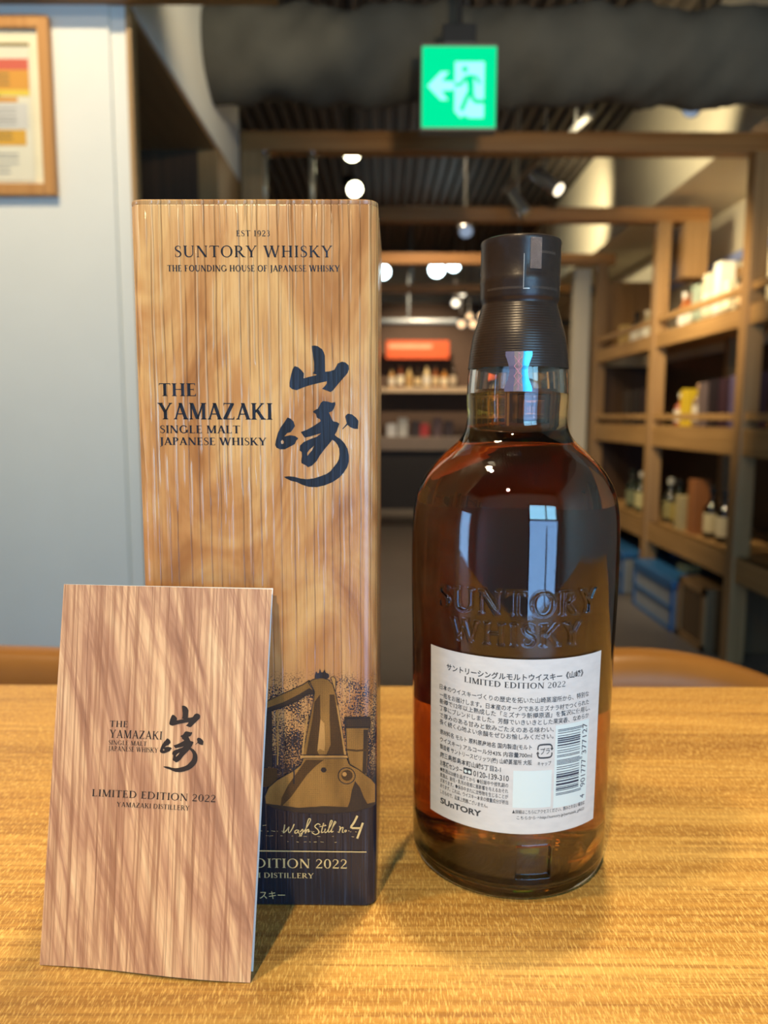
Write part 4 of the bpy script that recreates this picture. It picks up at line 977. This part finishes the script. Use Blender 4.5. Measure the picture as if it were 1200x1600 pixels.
# capsule over the neck and stopper
CAP = [(.0217, .2205), (.0216, .2212), (.0209, .2273), (.0197, .2346), (.0177, .2414), (.0164, .2462), (.01605, .2476), (.0163, .2484), (.0168, .2496), (.0169, .2505), (.01685, .2535), (.0170, .2555), (.0170, .2580), (.01685, .2583), (.0169, .2650), (.0169, .2715), (.0171, .2727), (.0168, .2737), (.0158, .2742), (.0120, .2743), (.0001, .2744)]
cpd = np.vstack([spline(CAP[:9], 60), np.array(CAP[9:])])
def Cz(zc): return float(np.interp(zc, cpd[:17 + 52, 1], cpd[:17 + 52, 0]))
cmb_ = MB(); nn = 96; cv = []; cf = []
full = [(.0207, .2205)] + [tuple(p) for p in cpd]
for r, zc in full:
    for i in range(nn):
        a = 2 * pi * i / nn
        fac = 1 + (.006 * (abs(((a * 9 / (2 * pi)) % 1) - .5) - .25) if .2584 < zc < .2715 else 0)
        cv.append((r * fac * sin(a), -r * fac * cos(a), zc))
cf = [(j * nn + i, j * nn + (i + 1) % nn, (j + 1) * nn + (i + 1) % nn, (j + 1) * nn + i) for j in range(len(full) - 1) for i in range(nn)]
cmb_.add(cv, cf)


def capsule_mat():
    t = NT('brown_capsule_foil'); sp = t.n('ShaderNodeSeparateXYZ', Vector=t.obj())
    rid = t.math('SINE', t.math('MULTIPLY', sp.outputs[2], 2 * pi / .0011)); n = t.noise(t.obj(), 420, 3)
    lowm = t.math('SUBTRACT', 1.0, t.step(sp.outputs[2], .245, .248))
    h = t.math('ADD', t.math('MULTIPLY', t.math('MULTIPLY', rid, lowm), .35), n)
    return t.finish(t.mix(n, sRGB(42, 31, 26), sRGB(54, 41, 34)), .33, t.bump(h, .22, .0003), 0.25, .5)
cap = cmb_.build('capsule', capsule_mat(), bot, smooth=True)
es = cap.modifiers.new('split', 'EDGE_SPLIT'); es.split_angle = radians(45)
cyl = lambda ph, zc, r: (r * sin(radians(ph)), -r * cos(radians(ph)), zc)
tp = MB(); tp.grid(lambda u, v: cyl(13 + 16.5 * u, .2600 + .0118 * v, Cz(.26 + .0118 * v) + .00028), 8, 10)
tp.grid(lambda u, v: cyl(13 + 16.5 * u, .2718 + .0020 * v, Cz(.2700 + .002 * v) + .0003 - .0013 * v * v), 8, 4)
tp.build('tear_tape', plain('clear_tape', sRGB(120, 112, 110), 0.28, 0.35, sc=300, var=.3, bump=.5), cap, smooth=True)
sl = MB(); sl.grid(lambda u, v: cyl(5.0 + 3.0 * u, .2527 + .0130 * v, Cz(.2527 + .013 * v) + .00012), 2, 8); sl.grid(lambda u, v: cyl(5.7 + 8 * u, .2524 + .0016 * v * (1 - u * .7), Cz(.2530) + .00014), 6, 2)
sl.build('slit', M_black, cap)
se = MB(); se.grid(lambda u, v: cyl(4.2 + .9 * u, .2525 + .0134 * v, Cz(.2525 + .0134 * v) + .0003), 1, 10); se.grid(lambda u, v: cyl(4.2 + 9 * u, .2519 + .0004 * v, Cz(.2525) + .0003), 8, 1)  # pale strips paint the bright highlight along the slit's edges
se.build('slit_edge_highlight', plain('pale_edge_highlight', sRGB(176, 166, 156), .3, .3), cap, recalc=False)
pf_ = MB()
for i in range(70):
    ph = -52 + i * 1.7
    if 4 < ph < 15: continue
    pf_.grid(lambda u, v: cyl(ph + .35 * u + 1.1 * v, .2521 + .0010 * v, Cz(.2525) + .00022), 1, 2)
for i in range(12):
    ph = 30 + i * 2.2; pf_.grid(lambda u, v: cyl(ph + .6 * u, .2663 + .0010 * v, Cz(.2668) + .00022), 1, 1)
pf_.build('perforation', plain('perforation_highlight', sRGB(112, 98, 86), 0.4), cap)

# security sticker bridging capsule and glass
hs = MB(); M_h1 = plain('foil_lavender', sRGB(128, 122, 150), 0.25, 0.5, sc=400); M_h2 = plain('foil_silver', sRGB(150, 138, 138), 0.3, 0.5, sc=500, var=.3); M_h3 = plain('foil_cyan', sRGB(70, 176, 216), 0.22, 0.45, sc=350, var=.3)
def hw(v):
    d = abs(v - .5) * 2; return 14.6 * (.66 + .34 * min(1, d * 1.25) ** 1.6)
for i in range(12):
    mi = 0 if i < 4 else (1 if i < 8 else 2)
    hs.grid(lambda u, v: cyl(.7 + hw(v) * (-1 + 2 * (i + u) / 12), .2103 + .0162 * v, max(Rz(.2103 + .0162 * v), Cz(max(.2205, .2103 + .0162 * v)) if .2103 + .0162 * v > .2200 else 0) + .0004), 1, 26, mi)
st_ = hs.build('seal_sticker', [M_h1, M_h2, M_h3], bot, smooth=True)
st_['label'] = 'iridescent bow-tie seal'
hx_ = MB(); rs = lambda zc: max(Rz(zc), Cz(max(.2205, zc)) if zc > .22 else 0) + .0006
put_text(hx_, 'Suntory Suntory', lambda x, y: cyl(x, y, rs(y)), -.9, 2.6, .2108, .2262, rot=True)
for z0 in (.2125, .2165, .2205): put_polys(hx_, _rib([(-4, z0), (4.5, z0 + .004)], [.0003] * 2, 1) + _rib([(4.5, z0), (-4, z0 + .004)], [.0003] * 2, 1), lambda x, y: cyl(x, y, rs(y) + .0001))
hx_.build('seal_lettering', plain('pink_ink', sRGB(206, 140, 160), 0.4), st_, recalc=False)

# back label
def paper_mat():
    t = NT('washi_label_paper'); n = t.noise(t.scale(t.obj(), (160, 160, 420)), 1.0, 4)
    return t.finish(t.mix(n, sRGB(198, 200, 200), sRGB(222, 223, 222)), .65, t.bump(n, .15, .0002))
lab = MB()
def lab_pt(u, v):
    ph = -47.4 + (54.0 + 47.4) * u; zc = .0309 + (.1047 - .0309) * v; return cyl(ph, zc, Rz(zc) + .00025)
lab.grid(lab_pt, 60, 24)
lb_o = lab.build('back_label', paper_mat(), bot, smooth=True, recalc=False); lb_o['label'] = 'white Japanese back label'
lx = lambda ph, zmm, k=1: cyl(ph, zmm / 1000, Rz(zmm / 1000) + .00025 + .00005 * k)
tx = MB()
LT = [('サントリーシングルモルトウイスキー《山崎》', -35.17, 39.93, 96.0, 2.9, .012), ('日本のウイスキーづくりの歴史を拓いた山崎蒸溜所から、特別な', -40.06, 44.8, 86.8, 2.3, 0), ('一瓶をお届けします。日本産のオークであるミズナラ材でつくられた', -40, 45.06, 83.3, 2.3, 0),
      ('新樽で12年以上熟成した「ミズナラ新樽原酒」を贅沢に使用し、', -40, 46.3, 80.5, 2.3, 0), ('丁寧にブレンドしました。芳醇でいきいきとした果実香、なめらか', -40, 45.45, 77.6, 2.3, 0), ('で厚みのある甘みと飲みごたえのある味わい、', -40, 23.2, 74.4, 2.3, 0),
      ('長く続く心地よい余韻をぜひお愉しみください。', -40, 23.2, 71.5, 2.3, 0), ('原材料名 モルト 原料原産地名 国内製造(モルト', -39.6, 11.9, 66.9, 2.5, .006), ('ウイスキー) アルコール分43% 内容量700ml', -39.5, 12, 63.5, 2.5, .006),
      ('製造者 サントリースピリッツ(株) 山崎蒸溜所 大阪', -39.5, 12.1, 60.4, 2.5, .006), ('府三島郡島本町山崎5丁目2-1', -39.4, -3.7, 57.0, 2.5, .006), ('お客様センター', -39.3, -24.6, 53.4, 2.5, .006), ('0120-139-310', -18.2, .5, 53.5, 2.4, .006),
      ('●飲酒は20歳を過ぎてから ●妊娠中や授乳期の', -39.2, .3, 50.8, 1.85, 0), ('飲酒は、胎児・乳児の発育に悪影響を与えるおそれ', -39.2, .35, 48.35, 1.85, 0), ('があります。●保存中まれに沈殿物を生じることが', -39.1, .4, 45.95, 1.85, 0),
      ('あります。これは、ウイスキー本来の微量成分が析出', -39.1, .5, 43.55, 1.85, 0), ('したもので、品質上問題ございません。', -39, -10.1, 40.9, 1.85, 0), ('SUnTORY', -38.9, -13.4, 36.5, 2.6, .025), ('キャップ', 15.0, 22.4, 60.3, 1.75, 0),
      ('▲詳細はこちらにアクセスください。読みとれない場合は', 2.6, 45.0, 39.8, 1.7, 0), ('こちらから→http://suntory.jp/yamazaki_gift22/', 5, 45.2, 37.1, 1.7, 0)]
for s_, a, b_, zc, h, bo in LT: put_text(tx, s_, lx, a, b_, zc - .1, zc + h, bold=bo + .010)
put_polys(tx, serif_polys('LIMITED EDITION 2022', -24.15, 29.03, 92.8, 95.2, .06, .04), lx)
# free-call mark, recycling mark
put_polys(tx, sq(-23.9, -19.1, 53.5, 56.2), lx)
for q in (_rib([(15.0, 66.9), (15.2, 68.5), (16.5, 69.1), (21.0, 69.1), (22.4, 68.4), (22.5, 67.4)], [.7] * 6), _rib([(22.6, 65.6), (22.4, 64.2), (21.0, 63.6), (16.4, 63.6), (15.2, 64.3), (15.0, 65.4)], [.7] * 6)): put_polys(tx, q, lx)
put_polys(tx, [[(21.6, 67.5), (23.5, 67.5), (22.5, 66.4)], [(14.1, 65.3), (15.9, 65.3), (15.0, 66.5)]], lx)
put_text(tx, 'プラ', lx, 16.4, 21.4, 65.0, 67.8, bold=.01)
tx.build('printed_text', plain('label_ink', sRGB(58, 64, 70), 0.6), lb_o, recalc=False)
fc = MB()
for cxx in (-22.6, -20.4): filled(fc, [circ(0, 0, 1, 14)], lambda x, y: lx(cxx + x * .85, 54.7 + y * .7, 2))
bp = MB()
bp.grid(lambda u, v: lx(24.3 + 21.6 * u, 41.5 + 35.4 * v, .6), 10, 10); bp.grid(lambda u, v: lx(2.7 + 20.2 * u, 42.3 + 15.9 * v, .6), 10, 6)
bp.v += []
pt_o = bp.build('white_panel', plain('panel_white', sRGB(212, 230, 232), 0.55, var=.02), lb_o, smooth=True, recalc=False)
fc.build('call_mark', plain('panel_white', (1, 1, 1)), lb_o, recalc=False)
br_ = MB(); rb_ = random.Random(11)
Lc = {'0': '0001101', '1': '0011001', '2': '0010011', '3': '0111101', '4': '0100011', '5': '0110001', '6': '0101111', '7': '0111011', '8': '0110111', '9': '0001011'}
Rc = {k: ''.join('1' if c == '0' else '0' for c in v) for k, v in Lc.items()}; Gc = {k: v[::-1] for k, v in Rc.items()}
code = '4901777377127'; par = 'LGLLGG'
bits = '101' + ''.join((Lc if p == 'L' else Gc)[d] for p, d in zip(par, code[1:7])) + '01010' + ''.join(Rc[d] for d in code[7:]) + '101'
mod = (75.0 - 46.9) / len(bits)
for i, c in enumerate(bits):
    if c == '1':
        z0 = 46.9 + i * mod; lg = i < 3 or i > 91 or 45 <= i < 50
        br_.grid(lambda u, v: lx(25.6 + (14.2 + lg * 2) * u, z0 + mod * v, 1.4), 14, 1)
put_text(br_, '4', lambda x, y: lx(x, y, 1.4), 41.2, 44.6, 43.0, 44.6, rot=True)
put_text(br_, '901777', lambda x, y: lx(x, y, 1.4), 41.2, 44.6, 48.0, 60.0, rot=True); put_text(br_, '377127', lambda x, y: lx(x, y, 1.4), 41.2, 44.6, 62.2, 75.5, rot=True)
br_.build('barcode', plain('barcode_ink', sRGB(44, 54, 78), 0.6), lb_o, recalc=False)

# front label, seen through the whisky from behind
def front_paper():
    t = NT('front_label_paper'); n = t.noise(t.scale(t.obj(), (90, 90, 700)), 1.0, 4)
    c = t.mix(n, sRGB(118, 88, 60), sRGB(138, 106, 74))
    d = t.n('ShaderNodeBsdfDiffuse', Color=c); tr_ = t.n('ShaderNodeBsdfTranslucent', Color=c); mx = t.n('ShaderNodeMixShader', Fac=.12)
    t.t.links.new(d.outputs[0], mx.inputs[1]); t.t.links.new(tr_.outputs[0], mx.inputs[2]); t.t.links.new(mx.outputs[0], t.out.inputs[0]); return t.m
flb = MB(); flb.grid(lambda u, v: cyl(180 - 74 + 148 * u, .058 + .094 * v, Rz(.058 + .094 * v) + .00025), 60, 16)
flb.build('front_label', front_paper(), bot, smooth=True, recalc=False)
